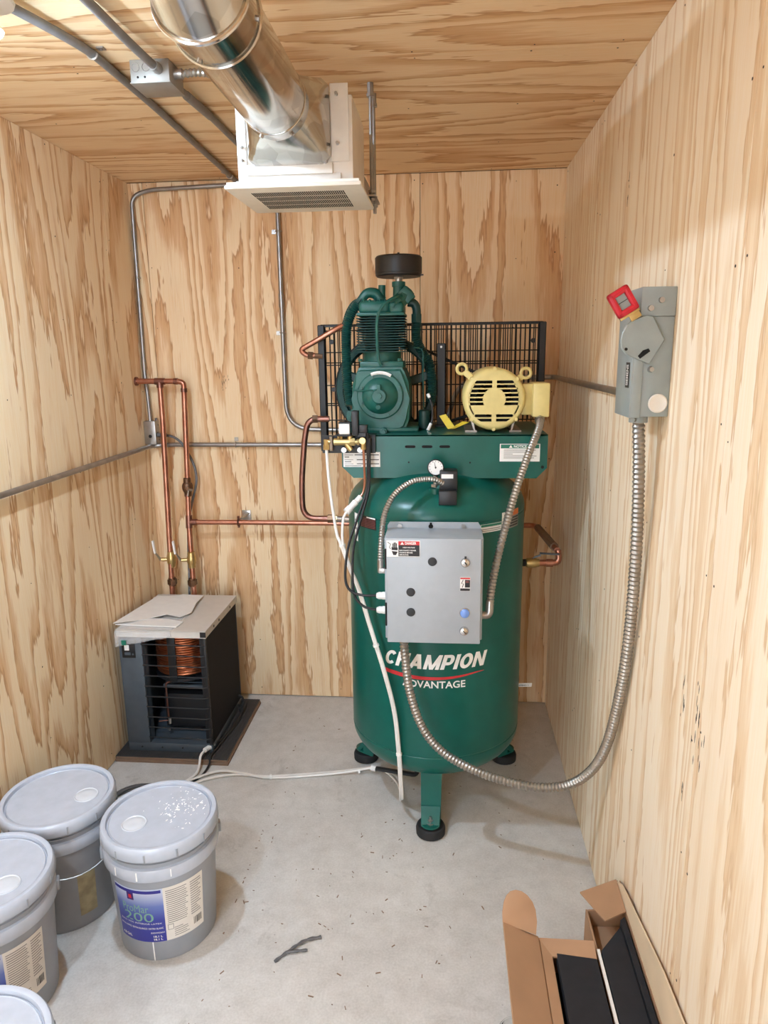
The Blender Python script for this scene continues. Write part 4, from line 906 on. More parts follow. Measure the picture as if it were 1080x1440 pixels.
b = B()
for p, d in (((1.066, -1.002, 1.075), (0.1, -.03, -.9)), ((1.177, -1.041, 0.74), (0.3, -.05, -.9)), ((1.250, -1.03, 0.33), (0.0, 0.1, -1)), ((0.70, -0.711, 0.008), (1, 0.1, 0)), ((1.06, -0.662, 0.018), (1, 0, 0))):
    p = V(p); d = V(d).normalized(); b.cyl(p-d*0.004, p+d*0.004, 0.0105, seg=10)
obj('zip_tie', b, 'white', t)

# ------------------------------------------------------------------ air dryer
dx0, dx1, dy0, dy1, dzt, dzb = 0.045, 0.418, -0.585, -0.15, 0.585, 0.035
pad = thing('dryer_pad', 'dark ribbed mat on a brown board under the air dryer', 'mat', (0.25, -0.4, 0))
obj('base_board', B().bx(0.002, 0.497, -0.635, -0.09, 0.0, 0.012, 0.001, 1), 'board_edge', pad)
obj('top_board', B().bx(0.002, 0.493, -0.630, -0.092, 0.0125, 0.022, 0.001, 1), 'board_edge', pad)
b = B()
for i in range(62):
    x = 0.006+i*0.0079; b.bx(x, x+0.0045, -0.628, -0.095, 0.022, 0.0265)
b.bx(0.003, 0.492, -0.629, -0.093, 0.022, 0.0235)
obj('ribbed_mat', b, 'mat_black', pad, kind='stuff')
dy = thing('air_dryer', 'dark grey open-fronted air dryer with copper coil and beige top', 'dryer', (0.23, -0.36, dzb))
b = B().bx(dx0, dx1, dy0, dy1, dzb-0.008, dzb+0.03, 0.002).bx(dx0, dx0+0.098, dy0, dy0+0.02, dzb+0.03, dzt-0.02, 0.002).bx(dx0, dx0+0.004, dy0, dy1, dzb+0.03, dzt-0.02).bx(dx0, dx1, dy1-0.004, dy1, dzb+0.03, dzt-0.02)
b.bx(dx0+0.002, dx0+0.098, dy0+0.02, dy0+0.05, dzb+0.03, dzt-0.02)
cab = obj('cabinet', b, 'slate', dy, 'slate grey sheet metal cabinet')
b = B()
for k in range(4): b.cyl((dx0+0.06+k*0.09, dy0-0.0003, dzb+0.012), (dx0+0.06+k*0.09, dy0-0.002, dzb+0.012), 0.004, seg=8)
obj('cabinet_screws', b, 'black_metal', cab)
cp_ = obj('switch_plate', B().bx(dx0+0.012, dx0+0.070, dy0-0.004, dy0, dzt-0.125, dzt-0.045, 0.002), 'black', dy)
obj('rocker_switch', B().bx(dx0+0.026, dx0+0.046, dy0-0.009, dy0-0.004, dzt-0.090, dzt-0.066, 0.002), 'white', cp_, 'small white rocker switch')
obj('plate_marks', B().bx(dx0+0.024, dx0+0.050, dy0-0.0046, dy0-0.004, dzt-0.112, dzt-0.100).cyl((dx0+0.060, dy0-0.004, dzt-0.108), (dx0+0.060, dy0-0.006, dzt-0.108), 0.004, seg=8), 'slate', cp_)
b = B().bx(dx0-0.004, dx1+0.006, dy0-0.006, dy1+0.004, dzt-0.004, dzt+0.001, 0.001, 1).bx(dx0-0.004, dx1+0.006, dy0-0.006, dy0-0.003, dzt-0.03, dzt, 0.0005, 1).bx(dx1+0.003, dx1+0.006, dy0-0.006, dy1+0.004, dzt-0.03, dzt, 0.0005, 1).bx(dx0-0.004, dx0-0.001, dy0-0.006, dy1+0.004, dzt-0.03, dzt)
top = obj('top_panel', b, 'top_beige', dy, 'pale beige top panel')
b = B().bx(dx1-0.018, dx1+0.0065, dy0-0.0068, dy0-0.0058, dzt-0.026, dzt-0.003)
for k in (0.1, 0.17, 0.33): b.cyl((dx1+0.0058, dy0+k, dzt-0.016), (dx1+0.0072, dy0+k, dzt-0.016), 0.006, seg=10)
obj('corner_slots', b, 'ink', top)
# condenser face on the right side: dark fins
b = B().bx(dx1-0.03, dx1-0.004, dy0+0.012, dy1-0.004, dzb+0.03, dzt-0.03)
for i in range(56):
    y = dy0+0.014+i*0.0074; b.bx(dx1-0.005, dx1, y, y+0.0025, dzb+0.03, dzt-0.03)
obj('condenser_fins', b, 'fin_black', dy, kind='stuff')
b = B().bx(dx1-0.012, dx1+0.001, dy0-0.002, dy0+0.012, dzb+0.03, dzt-0.03, 0.002)
obj('corner_post', b, 'black_metal', dy)
# front guard: ten horizontal rods
for i in range(10):
    z = dzt-0.062-i*0.0475
    obj('guard_rod', B().tube(fillet([(dx0+0.096, dy0-0.002, z), (dx1-0.016, dy0-0.010, z), (dx1+0.002, dy0+0.004, z)], 0.012, 4), 0.0028, 6), 'black_metal', dy)
# copper evaporator coil with black band
cx_, cy_ = 0.262, -0.40; pts = []; turns = 19
for i in range(turns*28):
    a = 2*PI*i/28; pts.append((cx_+0.125*math.cos(a), cy_+0.125*math.sin(a), dzt-0.235+0.0105*i/28))
obj('copper_coil', B().tube(pts, 0.0048, 6), 'copper_coil', dy, 'coiled copper evaporator tubing')
obj('coil_core', B().cyl((cx_, cy_, dzt-0.24), (cx_, cy_, dzt-0.03), 0.112, seg=28), 'hole', dy)
b = B().bx(cx_-0.030, cx_+0.004, cy_-0.138, cy_-0.130, dzt-0.255, dzt-0.03, 0.002).cyl((cx_, cy_, dzt-0.255), (cx_, cy_, dzt-0.243), 0.135, seg=28)
obj('coil_band', b, 'black', dy)
b = B().bx(0.185, 0.395, -0.50, -0.20, 0.10, 0.255, 0.004).lathe([(0.07, 0), (0.075, 0.02), (0.075, 0.12), (0.06, 0.155), (0.02, 0.165)], (0.27, -0.36, 0.065), (0, 0, 1), 24)
obj('compressor_block', b, 'black', dy)
b = B().bx(0.190, 0.392, -0.512, -0.500, 0.292, 0.304).bx(0.388, 0.396, -0.512, -0.504, 0.09, 0.304).bx(0.190, 0.392, -0.49, -0.30, 0.304, 0.308)
obj('fan_frame', b, 'slate', dy)
b = B().tube(fillet([(0.205, -0.52, 0.14), (0.205, -0.52, 0.315), (0.23, -0.50, 0.318), (0.26, -0.48, 0.31)], 0.012, 4), 0.004, 6).tube([(0.165, -0.53, 0.138), (0.215, -0.525, 0.143)], 0.0025, 6)
obj('refrigerant_line', b, 'copper_dark', dy)
obj('service_valve', B().cyl((0.214, -0.53, 0.13), (0.214, -0.53, 0.155), 0.007, seg=6).cyl((0.205, -0.52, 0.09), (0.205, -0.52, 0.10), 0.005, seg=6), 'steel', dy)
# power and drain leads
t = thing('dryer_drain_hose', 'black hose with white connector leaving the air dryer base', 'hose', (0.44, -0.4, 0.02))
obj('hose', B().tube(spline([(0.422, -0.20, 0.10), (0.445, -0.21, 0.085), (0.448, -0.26, 0.045), (0.440, -0.36, 0.034), (0.428, -0.46, 0.034), (0.415, -0.53, 0.042), (0.402, -0.575, 0.052)], 0.01), 0.0055, 8), 'cable', t)
obj('push_fitting', B().cyl((0.410, -0.555, 0.050), (0.392, -0.612, 0.056), 0.0105, seg=10).cyl((0.404, -0.575, 0.052), (0.401, -0.584, 0.053), 0.0125, seg=10), 'white', t)
obj('tube', B().tube(spline([(0.392, -0.612, 0.056), (0.385, -0.645, 0.05), (0.388, -0.68, 0.022), (0.385, -0.72, 0.010), (0.35, -0.78, 0.007), (0.30, -0.84, 0.007)], 0.01), 0.0052, 8), 'white_tube', t)
obj('hose', B().tube(spline([(0.424, -0.22, 0.06), (0.45, -0.30, 0.031), (0.43, -0.52, 0.033), (0.418, -0.62, 0.034), (0.42, -0.645, 0.012), (0.41, -0.72, 0.005), (0.36, -0.80, 0.005), (0.26, -0.86, 0.005)], 0.01), 0.0045, 8), 'cable', t)
# wire coil on the floor
b = B(); pts = []
for k in range(5*40):
    a = 2*PI*k/40; rr = 0.125+0.008*math.sin(k*0.37); pts.append((0.235+rr*math.cos(a), -0.925+rr*0.95*math.sin(a), 0.006+0.003*(k//40)+0.003*math.sin(k*0.21)))
coil = obj('wire_coil', B().tube(pts, 0.0036, 6), 'cable_grey'); tag(coil, 'coil of grey wire lying on the floor behind the buckets', 'wire')

# papers and plastic bag on the dryer
z0 = dzt+0.0013
def sheet(poly, z, label, mat='paper', thick=0.0008, group=None, bend=0.0):
    b = B().prism(poly, Matrix.Translation((0, 0, z)), thick)
    for v in b.bm.verts: v.co.z += bend*(0.5+0.5*math.sin(v.co.x*31+v.co.y*23))
    o = obj('paper_sheet', b, mat); tag(o, label, 'paper', group); return o
bag = B()
nx, ny = 16, 10; vs = []
for i in range(nx+1):
    col = []
    for j in range(ny+1):
        u = i/nx; s = j/ny*0.30; x = 0.035+0.245*u
        edge = 0.045-0.035*u + 0.012*math.sin(u*9)
        ybase = -0.40-s
        if ybase > dy0-0.0085: p = V((x, ybase, z0+0.0004))
        else:
            k = min(1.0, (dy0-0.0085-ybase)/0.105); drop = k*(0.075-0.05*u)
            p = V((x, dy0-0.0105-0.004*math.sin(u*14+k*2), z0-drop))
        col.append(bag.bm.verts.new(p))
    vs.append(col)
for i in range(nx):
    for j in range(ny): bag.bm.faces.new((vs[i][j], vs[i+1][j], vs[i+1][j+1], vs[i][j+1]))
bo = obj('plastic_bag', bag, 'film'); tag(bo, 'clear plastic document bag hanging over the front edge of the dryer top', 'bag')
bo.modifiers.new('thickness', 'SOLIDIFY').thickness = 0.0004
obj('tape_mark', B().bx(0.066, 0.086, dy0-0.0185, dy0-0.0175, dzt-0.062, dzt-0.040), 'green_print', bo, 'green mark on the bag')
sheet([(0.018, -0.545), (0.29, -0.560), (0.297, -0.50), (0.22, -0.475), (0.05, -0.46)], z0+0.0010, 'white booklet under the loose sheet at the front of the dryer top', thick=0.004, bend=0.0015)
sheet([(0.004+0.04, -0.20), (0.17, -0.165), (0.25, -0.18), (0.275, -0.30), (0.06, -0.33)], z0+0.0011, 'white sheet lying farthest back on the dryer top', thick=0.003)
sheet([(0.012, -0.555), (0.06, -0.20), (0.15, -0.205), (0.18, -0.19), (0.275, -0.175), (0.285, -0.30), (0.30, -0.41), (0.265, -0.455), (0.205, -0.448), (0.12, -0.49), (0.06, -0.545)], z0+0.0053, 'large white crumpled sheet lying uppermost on the dryer top', thick=0.001, bend=0.012)

# ------------------------------------------------------------------ electrical conduit on the walls
def strap(p, along, off, parent):
    """two-hole style strap: p on the conduit axis, off = vector from the axis to the wall"""
    p, a, o = V(p), V(along).normalized(), V(off); n = -o.normalized(); s = a.cross(n)
    b = B().tube([p + s*0.0125*math.cos(t)+n*0.0125*math.sin(t) for t in [PI*i/8 for i in range(9)]], 0.003, 6)
    for k in (1,): b.box(p+s*0.024*k+o*0.85, (0.018, 0.018, 0.003), Matrix((a, s, n)).transposed()).cyl(p+s*0.024*k+o*0.8, p+s*0.024*k+o*0.5, 0.004, seg=6)
    obj('conduit_strap', b, 'steel', parent)
t = thing('corner_conduit', 'thin metal conduit running along the ceiling edge then down the far corner', 'conduit', (0.02, -0.02, 1.4))
obj('conduit', B().tube(fillet([(0.455, -0.02, 2.414), (0.10, -0.018, 2.405), (0.022, -0.02, 2.38), (0.018, -0.016, 2.22), (0.012, -0.016, 1.60), (0.020, -0.024, 1.54), (0.026, -0.030, 1.40)], 0.09, 8), 0.0092, 12), 'conduit', t)
obj('coupling', B().cyl((0.40, -0.02, 2.4125), (0.36, -0.02, 2.4115), 0.0105, seg=12).cyl((0.018, -0.016, 2.20), (0.0182, -0.016, 2.24), 0.0105, seg=12), 'conduit', t)
strap((0.0155, -0.016, 2.04), (0, 0, 1), (-0.012, 0, 0), t)
t = thing('corner_outlet_box', 'small grey metal junction box in the far corner behind the copper pipes', 'junction box', (0.03, -0.03, 1.29))
obj('box_body', B().bx(0.002, 0.056, -0.055, -0.001, 1.292, 1.400, 0.002), 'steel', t)
b = B()
for k in range(3): b.cyl((0.0565, -0.02-0.012*(k % 2), 1.31+k*0.035), (0.0572, -0.02-0.012*(k % 2), 1.31+k*0.035), 0.003, seg=8)
b.cyl((0.03, -0.0555, 1.33), (0.03, -0.0562, 1.33), 0.008, seg=12)
obj('knockouts', b, 'hole', t)
obj('connector', B().cyl((0.056, -0.03, 1.335), (0.098, -0.034, 1.332), 0.010, seg=10).cyl((0.05, -0.02, 1.400), (0.05, -0.02, 1.412), 0.006, seg=8), 'cable_grey', t)
t = thing('dryer_power_cord', 'grey cord running from the corner junction box down behind the copper drops to the dryer', 'cord', (0.2, -0.05, 0.6))
obj('cord', B().tube(spline([(0.095, -0.034, 1.332), (0.135, -0.04, 1.325), (0.18, -0.048, 1.29), (0.225, -0.05, 1.20), (0.236, -0.055, 1.12), (0.21, -0.06, 1.02), (0.185, -0.062, 0.92), (0.178, -0.07, 0.80), (0.180, -0.09, 0.68), (0.184, -0.12, 0.56)], 0.012), 0.006, 8), 'cable_grey', t)
t = thing('side_conduit', 'metal conduit running level along the left wall and round onto the back wall', 'conduit', (0.02, -0.5, 1.28))
obj('conduit', B().tube(fillet([(0.020, -2.7, 1.268), (0.020, -0.03, 1.282), (0.10, -0.018, 1.286), (1.35, -0.018, 1.284)], 0.05, 8), 0.0105, 12), 'conduit', t)
strap((0.425, -0.018, 1.286), (-1, 0, 0), (0, 0.016, 0), t)
t = thing('back_wall_conduit', 'metal conduit dropping down the back wall and bending right behind the compressor', 'conduit', (0.67, -0.02, 1.35))
obj('conduit', B().tube(fillet([(0.672, -0.02, 2.425), (0.672, -0.02, 1.36), (1.40, -0.02, 1.34), (1.46, -0.02, 1.585), (1.878, -0.02, 1.583), (1.880, -0.06, 1.583), (1.880, -1.05, 1.583), (1.872, -1.30, 1.585)], 0.12, 10), 0.0105, 12), 'conduit', t)
obj('coupling', B().cyl((0.672, -0.02, 1.90), (0.672, -0.02, 1.96), 0.0125, seg=12), 'conduit', t)
for z in (2.22, 1.79): strap((0.672, -0.02, z), (0, 0, -1), (0, 0.018, 0), t)

# ------------------------------------------------------------------ disconnect switch on the right wall
X0, X1, Y0, Y1, Z0, Z1 = 1.814, W, -1.598, -1.470, 1.548, 1.828
t = thing('disconnect_switch', 'grey safety disconnect switch with red handle on the plywood wall', 'switch box', (X1, -1.53, Z0))
obj('switch_body', B().bx(X0+0.012, X1-0.0005, Y0, Y1, Z0, Z1-0.062, 0.002), 'grey_disc', t)
obj('top_hood', B().bx(X0+0.012, X1-0.0005, Y0-0.0035, Y1+0.003, Z1-0.062, Z1, 0.002), 'grey_disc', t)
cov = obj('cover', B().bx(X0, X0+0.008, Y0-0.004, Y1+0.003, Z0-0.002, Z1-0.055, 0.0015).bx(X0+0.004, X0+0.024, Y0-0.005, Y0-0.001, Z0-0.002, Z1-0.064, 0.0015), 'grey_disc', t)
nm = obj('nameplate', B().bx(X0-0.001, X0, -1.588, -1.556, 1.612, 1.668), 'ink', t)
text('SIEMENS', 'white_print', nm, 0.046, 0.018, vmat((X0-0.0014, -1.572, 1.640), (0, 0, 1), (0, 1, 0)), 0.02)
hy = Y0-0.007
pent = [(1.808, 1.759), (1.796, 1.748), (1.788, 1.732), (1.785, 1.715), (1.788, 1.698), (1.798, 1.686), (1.850, 1.663), (1.880, 1.716), (1.852, 1.766), (1.838, 1.769)]
hp = obj('handle_plate', B().prism(pent, vmat((0, hy+0.006, 0)), 0.009), 'grey_disc', t)
hp.modifiers.new('bevel', 'BEVEL').width = 0.002
b = B().cyl((1.798, hy-0.003, 1.697), (1.798, hy-0.0045, 1.697), 0.0034, seg=10)
b.slab([(1.824, hy-0.0032, 1.682), (1.829, hy-0.0032, 1.676), (1.850, hy-0.0032, 1.692), (1.846, hy-0.0032, 1.698), (1.834, hy-0.0032, 1.694)], (0, -0.0008, 0))
obj('hasp_slot', b, 'hole', hp)
a_ = math.radians(32)
def hpt(u, w, y=0.0): return V((1.7937+u*math.cos(a_)-w*math.sin(a_), hy-0.004+y, 1.7825+u*math.sin(a_)+w*math.cos(a_)))
R_ = Matrix.Rotation(-a_, 3, 'Y')
def hbox(bb, u0, u1, w0, w1, th=0.012, bev=0.002): bb.box(hpt((u0+u1)/2, (w0+w1)/2), (abs(u1-u0), th, abs(w1-w0)), R_, bev)
b = B(); 
hbox(b, -0.0245, -0.011, -0.012, 0.046, 0.020, 0.005); hbox(b, 0.011, 0.0245, -0.012, 0.046, 0.020, 0.005); hbox(b, -0.0245, 0.0245, 0.032, 0.046, 0.020, 0.005); hbox(b, -0.0245, 0.0245, -0.012, 0.002, 0.020, 0.005)
hbox(b, -0.019, -0.015, -0.006, 0.040, 0.0225, 0.001); hbox(b, 0.015, 0.019, -0.006, 0.040, 0.0225, 0.001); hbox(b, -0.019, 0.019, 0.037, 0.041, 0.0225, 0.001); hbox(b, -0.019, 0.019, -0.007, -0.003, 0.0225, 0.001)
obj('grip', b, 'red', hp, 'red loop shaped grip')
b = B(); hbox(b, -0.023, 0.023, -0.017, -0.011, 0.008, 0.001); hbox(b, -0.004, 0.020, -0.030, -0.015, 0.006, 0.001)
obj('grip_neck', b, 'brass', hp)
b = B(); hbox(b, -0.012, 0.012, 0.001, 0.034, 0.004, 0.0)
obj('grip_insert', b, 'grey_disc', hp)
b = B(); hbox(b, -0.011, 0.011, 0.0165, 0.0180, 0.0056, 0.0)
obj('insert_seam', b, 'ink', hp)
b = B().cyl((1.868, Y0, 1.800), (1.868, Y0-0.010, 1.800), 0.006, seg=10).cyl((1.846, Y0, 1.783), (1.846, Y0-0.012, 1.783), 0.006, seg=10).cyl((1.856, Y0, 1.653), (1.856, Y0-0.012, 1.653), 0.007, 0.005, seg=12)
obj('rivets', b, 'steel', t)
c = V((1.876, Y0, 1.578))
obj('knockout_cap', B().lathe([(0.021, 0), (0.021, 0.003), (0.0185, 0.005), (0.017, 0.004), (0.005, 0.004)], c, (0, -1, 0), 28), 'cream_label', t)
b = B().cyl((1.848, -1.555, Z0), (1.848, -1.555, Z0-0.016), 0.021, seg=20).cyl((1.836, -1.57, Z0-0.008), (1.828, -1.582, Z0-0.008), 0.006, seg=8)
obj('conduit_hub', b, 'grey_disc', t)
obj('side_connector', B().cyl((1.872, -1.47, 1.585), (1.872, -1.40, 1.585), 0.014, seg=12).cyl((1.872, -1.43, 1.585), (1.872, -1.415, 1.585), 0.0165, seg=8), 'steel', t)
obj('side_stub', B().cyl((1.872, -1.40, 1.585), (1.872, -1.29, 1.585), 0.0105, seg=12), 'conduit', t)
fc_ = obj('flexible_conduit', ribbed(spline([(1.275, -1.125, 0.815), (1.280, -1.13, 0.74), (1.295, -1.135, 0.62), (1.335, -1.14, 0.50), (1.40, -1.15, 0.42), (1.50, -1.16, 0.365), (1.60, -1.18, 0.342), (1.70, -1.205, 0.340), (1.79, -1.24, 0.375), (1.845, -1.29, 0.455), (1.872, -1.35, 0.575), (1.880, -1.42, 0.75), (1.880, -1.48, 0.95), (1.872, -1.525, 1.20), (1.860, -1.548, 1.40), (1.849, -1.555, 1.534)], 0.01), 0.0135, 0.012, 0.0016, 14), 'flex')
tag(fc_, 'long ribbed metal conduit drooping from the grey panel up to the disconnect switch', 'conduit')

# ------------------------------------------------------------------ ceiling conduits and box
t = thing('ceiling_conduit', 'grey conduit running from the bulb along the ceiling to the far wall', 'conduit', (0.52, -1.0, H))
obj('conduit', B().tube(fillet([(0.475, -1.655, 2.418), (0.51, -1.50, 2.422), (0.527, -1.37, 2.428), (0.526, -1.0, 2.428), (0.500, -0.03, 2.425)], 0.12, 8), 0.0105, 12), 'conduit_grey', t)
strap((0.5265, -1.352, 2.428), (0, -1, 0), (0, 0, 0.012), t)
strap((0.503, -0.14, 2.425), (0, 1, 0), (0, 0, 0.012), t)
t = thing('ceiling_junction_box', 'square metal junction box on the ceiling beside the round duct', 'junction box', (0.64, -1.22, H))
jb = obj('box_body', B().bx(0.587, 0.691, -1.275, -1.172, 2.386, 2.4395, 0.002), 'galv_dull', t)
b = B()
for x, z in ((0.607, 2.398), (0.626, 2.398)): b.cyl((x, -1.2752, z), (x, -1.2758, z), 0.0028, seg=8)
obj('screw_holes', b, 'hole', jb)
b = B()
for x in (0.602, 0.630): b.tube([V((x+0.010*math.cos(a), -1.2754, 2.421+0.010*math.sin(a))) for a in [2*PI*i/18 for i in range(18)]], 0.0008, 4, closed=True)
obj('knockouts', b, 'steel', jb)
obj('box_cover', B().bx(0.585, 0.693, -1.277, -1.170, 2.3835, 2.3865, 0.001), 'galv_dull', t)
obj('connector', B().cyl((0.662, -1.275, 2.415), (0.660, -1.305, 2.415), 0.013, seg=12).cyl((0.691, -1.235, 2.415), (0.712, -1.235, 2.415), 0.013, seg=12).cyl((0.662, -1.172, 2.415), (0.662, -1.15, 2.415), 0.013, seg=12), 'steel', t)
t = thing('feed_conduit', 'grey conduit bending down to the front of the ceiling junction box', 'conduit', (0.65, -1.5, H))
obj('conduit', B().tube(fillet([(0.645, -2.6, 2.426), (0.648, -1.60, 2.426), (0.652, -1.42, 2.420), (0.660, -1.30, 2.415)], 0.1, 8), 0.0108, 12), 'conduit_grey', t)
t = thing('outgoing_conduit', 'grey conduit continuing from the ceiling junction box towards the vent', 'conduit', (0.66, -0.9, H))
obj('conduit', B().tube(fillet([(0.662, -1.16, 2.415), (0.662, -1.05, 2.420), (0.662, -0.95, 2.428), (0.665, -0.06, 2.427)], 0.06, 6), 0.0105, 12), 'conduit_grey', t)
obj('coupling', B().cyl((0.662, -1.07, 2.419), (0.662, -0.86, 2.428), 0.0125, seg=12), 'conduit_grey', t)
wh = obj('flexible_whip', ribbed(spline([(0.710, -1.235, 2.415), (0.76, -1.23, 2.418), (0.82, -1.20, 2.410), (0.88, -1.15, 2.37), (0.93, -1.13, 2.33)], 0.01), 0.0095, 0.011, 0.0014, 12), 'flex')
tag(wh, 'short ribbed metal whip from the ceiling junction box to the exhaust fan', 'conduit')

# ------------------------------------------------------------------ exhaust fan and duct
EX0, EX1, EY0, EY1, EZ0, EZ1 = 0.880, 1.172, -1.355, -1.105, 2.112, 2.310
DXc, DZc, DRr = 1.007, 2.276-0.014, 0.076
t = thing('exhaust_fan', 'white exhaust fan box with a flat white grille hung under the ceiling', 'fan', (1.02, -1.23, EZ1))
obj('fan_housing', B().bx(EX0, EX1, EY0, EY1, EZ0, EZ1, 0.002), 'white_sheet', t)
g = obj('grille', B().bx(0.853, 1.196, -1.397, -1.085, 2.096, 2.106, 0.004), 'offwhite', t, 'off-white grille plate')
b = B().bx(0.859, 1.190, -1.390, -1.092, 2.106, 2.113)
obj('grille_lip', b, 'offwhite', g)
b = B()
for r in range(4):
    for i in range(46):
        x = 0.908+i*0.0052; y = -1.345+r*0.052; b.bx(x, x+0.0026, y, y+0.043, 2.0952, 2.0962)
obj('grille_slots', b, 'hole', g, kind='stuff')
# boot: square to round
b = B(); n = 32; rings = []
bx0, bx1, bz0, bz1 = 0.910, 1.118, 2.152, 2.345
for k in range(7):
    u = k/6; ring = []
    for i in range(n):
        a = 2*PI*(i+0.5)/n; cx, cz = math.cos(a), math.sin(a); m = max(abs(cx), abs(cz))
        sq = V(((bx0+bx1)/2+(bx1-bx0)/2*cx/m, EY0-0.012, (bz0+bz1)/2+(bz1-bz0)/2*cz/m)); ci = V((DXc+DRr*cx, EY0-0.10, DZc+DRr*cz))
        ring.append(sq.lerp(ci, u))
    rings.append(ring)
b.ring_surface(rings, True)
boot = obj('duct_boot', b, 'galv', t)
b = B().bx(bx0-0.004, bx1+0.004, EY0-0.013, EY0-0.001, bz0-0.02, bz0+0.004, 0.001).bx(bx1, bx1+0.045, EY0-0.003, EY0-0.001, 2.16, 2.335).bx(EX0+0.002, bx0-0.006, EY0-0.002, EY0-0.0002, EZ0+0.01, EZ1-0.004).bx(EX0+0.02, EX1-0.03, EY0-0.008, EY0-0.001, bz0-0.034, bz0-0.018, 0.001)
obj('mounting_flange', b, 'white_sheet', t)
b = B()
for x, z in ((0.928, 2.156), (1.088, 2.156), (1.135, 2.20), (1.135, 2.31), (0.893, 2.20), (0.893, 2.17), (1.105, 2.157)): b.cyl((x, EY0-0.004, z), (x, EY0-0.015, z), 0.004, seg=8)
obj('screws', b, 'steel', t)
obj('ink_stamp', B().box((0.945, EY0-0.0011, 2.124), (0.022, 0.0006, 0.010)).box((0.933, EY0-0.0011, 2.122), (0.006, 0.0006, 0.006)).box((0.960, EY0-0.0011, 2.127), (0.006, 0.0006, 0.010)), 'purple_print', t, 'smudged blue inspection stamp')
for x, y, zb_ in ((1.186, -1.04, 2.120), (1.186, -0.955, 2.110), (0.862, -1.25, 2.115)):
    b = B().cyl((x, y, zb_), (x, y, H), 0.0052, seg=8).cyl((x, y, H-0.028), (x, y, H), 0.009, seg=8).cyl((x, y, H-0.036), (x, y, H-0.028), 0.012, seg=6).cyl((x, y, 2.150), (x, y, 2.158), 0.010, seg=6).cyl((x, y, 2.128), (x, y, 2.136), 0.010, seg=6)
    obj('hanger_rod', b, 'conduit', t)
obj('hanger_bracket', B().bx(1.171, 1.200, -1.06, -0.935, 2.138, 2.142).bx(1.171, 1.1735, -1.11, -0.935, 2.13, 2.18).bx(0.850, 0.881, -1.27, -1.23, 2.138, 2.142), 'steel', t)

t = thing('round_duct', 'shiny round galvanised duct running from the fan up to an elbow', 'duct', (DXc, -1.6, DZc))
obj('duct_pipe', B().cyl((DXc, EY0-0.10, DZc), (DXc, -1.915, DZc), DRr, seg=56, caps=False), 'galv', t)
obj('collar', B().lathe([(DRr+0.001, 0.0), (DRr+0.002, 0.001), (DRr+0.002, 0.04), (DRr+0.001, 0.041)], (DXc, EY0-0.145, DZc), (0, 1, 0), 56), 'galv', t)
def gore(c, d, r, L): return B().cyl(c, V(c)+V(d)*L, r, seg=56, caps=False)
p = V((DXc, -1.90, DZc)); dirs = [V((0, -1, 0.0)), V((-0.05, -0.86, 0.5)).normalized(), V((-0.08, -0.5, 0.86)).normalized(), V((-0.08, -0.1, 1)).normalized()]
lens = [0.075, 0.085, 0.075, 0.10]
rings = []
for k, (d, L) in enumerate(zip(dirs, lens)):
    x = V((1, 0, 0)); x = (x-d*x.dot(d)).normalized(); y = d.cross(x)
    q = p + d*L
    nd = dirs[min(k+1, 3)]; pl = (d+nd).normalized(); pd = (dirs[max(k-1, 0)]+d).normalized()
    ring = []
    for cc, nn in ((p, pd), (q, pl)):
        rr = []
        for i in range(56):
            a = 2*PI*i/56; v = (DRr+0.0022)*(math.cos(a)*x+math.sin(a)*y); rr.append(cc+v-d*(v.dot(nn)/d.dot(nn)))
        ring.append(rr)
    b = B().ring_surface(ring, False); obj('elbow_gore', b, 'galv', t)
    if k == 0: obj('bead', B().tube([c+ (c-p).normalized()*0.002 for c in ring[0]], 0.0032, 6, closed=True), 'galv', t)
    obj('bead', B().tube([c+(c-q).normalized()*0.002 for c in ring[1]], 0.0042, 8, closed=True), 'galv', t)
    p = q
b = B()
for a, y in ((250, -1.915), (350, -1.915), (245, EY0-0.12), (300, EY0-0.12)):
    aa = math.radians(a); c = V((DXc+(DRr+0.002)*math.cos(aa), y, DZc+(DRr+0.002)*math.sin(aa))); n_ = V((math.cos(aa), 0, math.sin(aa))); b.cyl(c, c+n_*0.004, 0.005, seg=6)
obj('duct_screws', b, 'steel', t)

# ------------------------------------------------------------------ paint buckets
def make_bucket(label):
    t = thing('paint_bucket', label, 'bucket', (0, 0, 0), 'grey paint buckets on the floor')
    obj('bucket_body', B().lathe([(0.128, 0.004), (0.136, 0.0), (0.139, 0.004), (0.1535, 0.280), (0.1535, 0.329), (0.158, 0.330), (0.158, 0.333), (0.1535, 0.334), (0.1535, 0.348), (0.150, 0.352)], (0, 0, 0), (0, 0, 1), 64), 'bucket', t, 'grey plastic bucket body')
    obj('collar_band', B().lathe([(0.152, 0.279), (0.162, 0.280), (0.1640, 0.283), (0.1640, 0.313), (0.162, 0.3165), (0.152, 0.318)], (0, 0, 0), (0, 0, 1), 64), 'lid', t, 'pale raised band below the lid')
    lid = obj('lid', B().lathe([(0.156, 0.345), (0.1655, 0.346), (0.1672, 0.349), (0.1668, 0.368), (0.1655, 0.379), (0.162, 0.3845), (0.156, 0.3855), (0.150, 0.383), (0.1485, 0.372), (0.146, 0.3715), (0.1452, 0.3755), (0.143, 0.377), (0.141, 0.3755), (0.02, 0.3755)], (0, 0, 0), (0, 0, 1), 72), 'lid', t, 'pale grey snap-on lid')
    b = B()
    for k in range(12):
        a = 2*PI*k/12+0.13; c = V((0.1672*math.cos(a), 0.1672*math.sin(a), 0.358)); b.box(c, (0.003, 0.005, 0.026), Matrix.Rotation(a, 3, 'Z'), 0.001, 1)
    obj('tear_tabs', b, 'bucket', lid)
    return t, lid
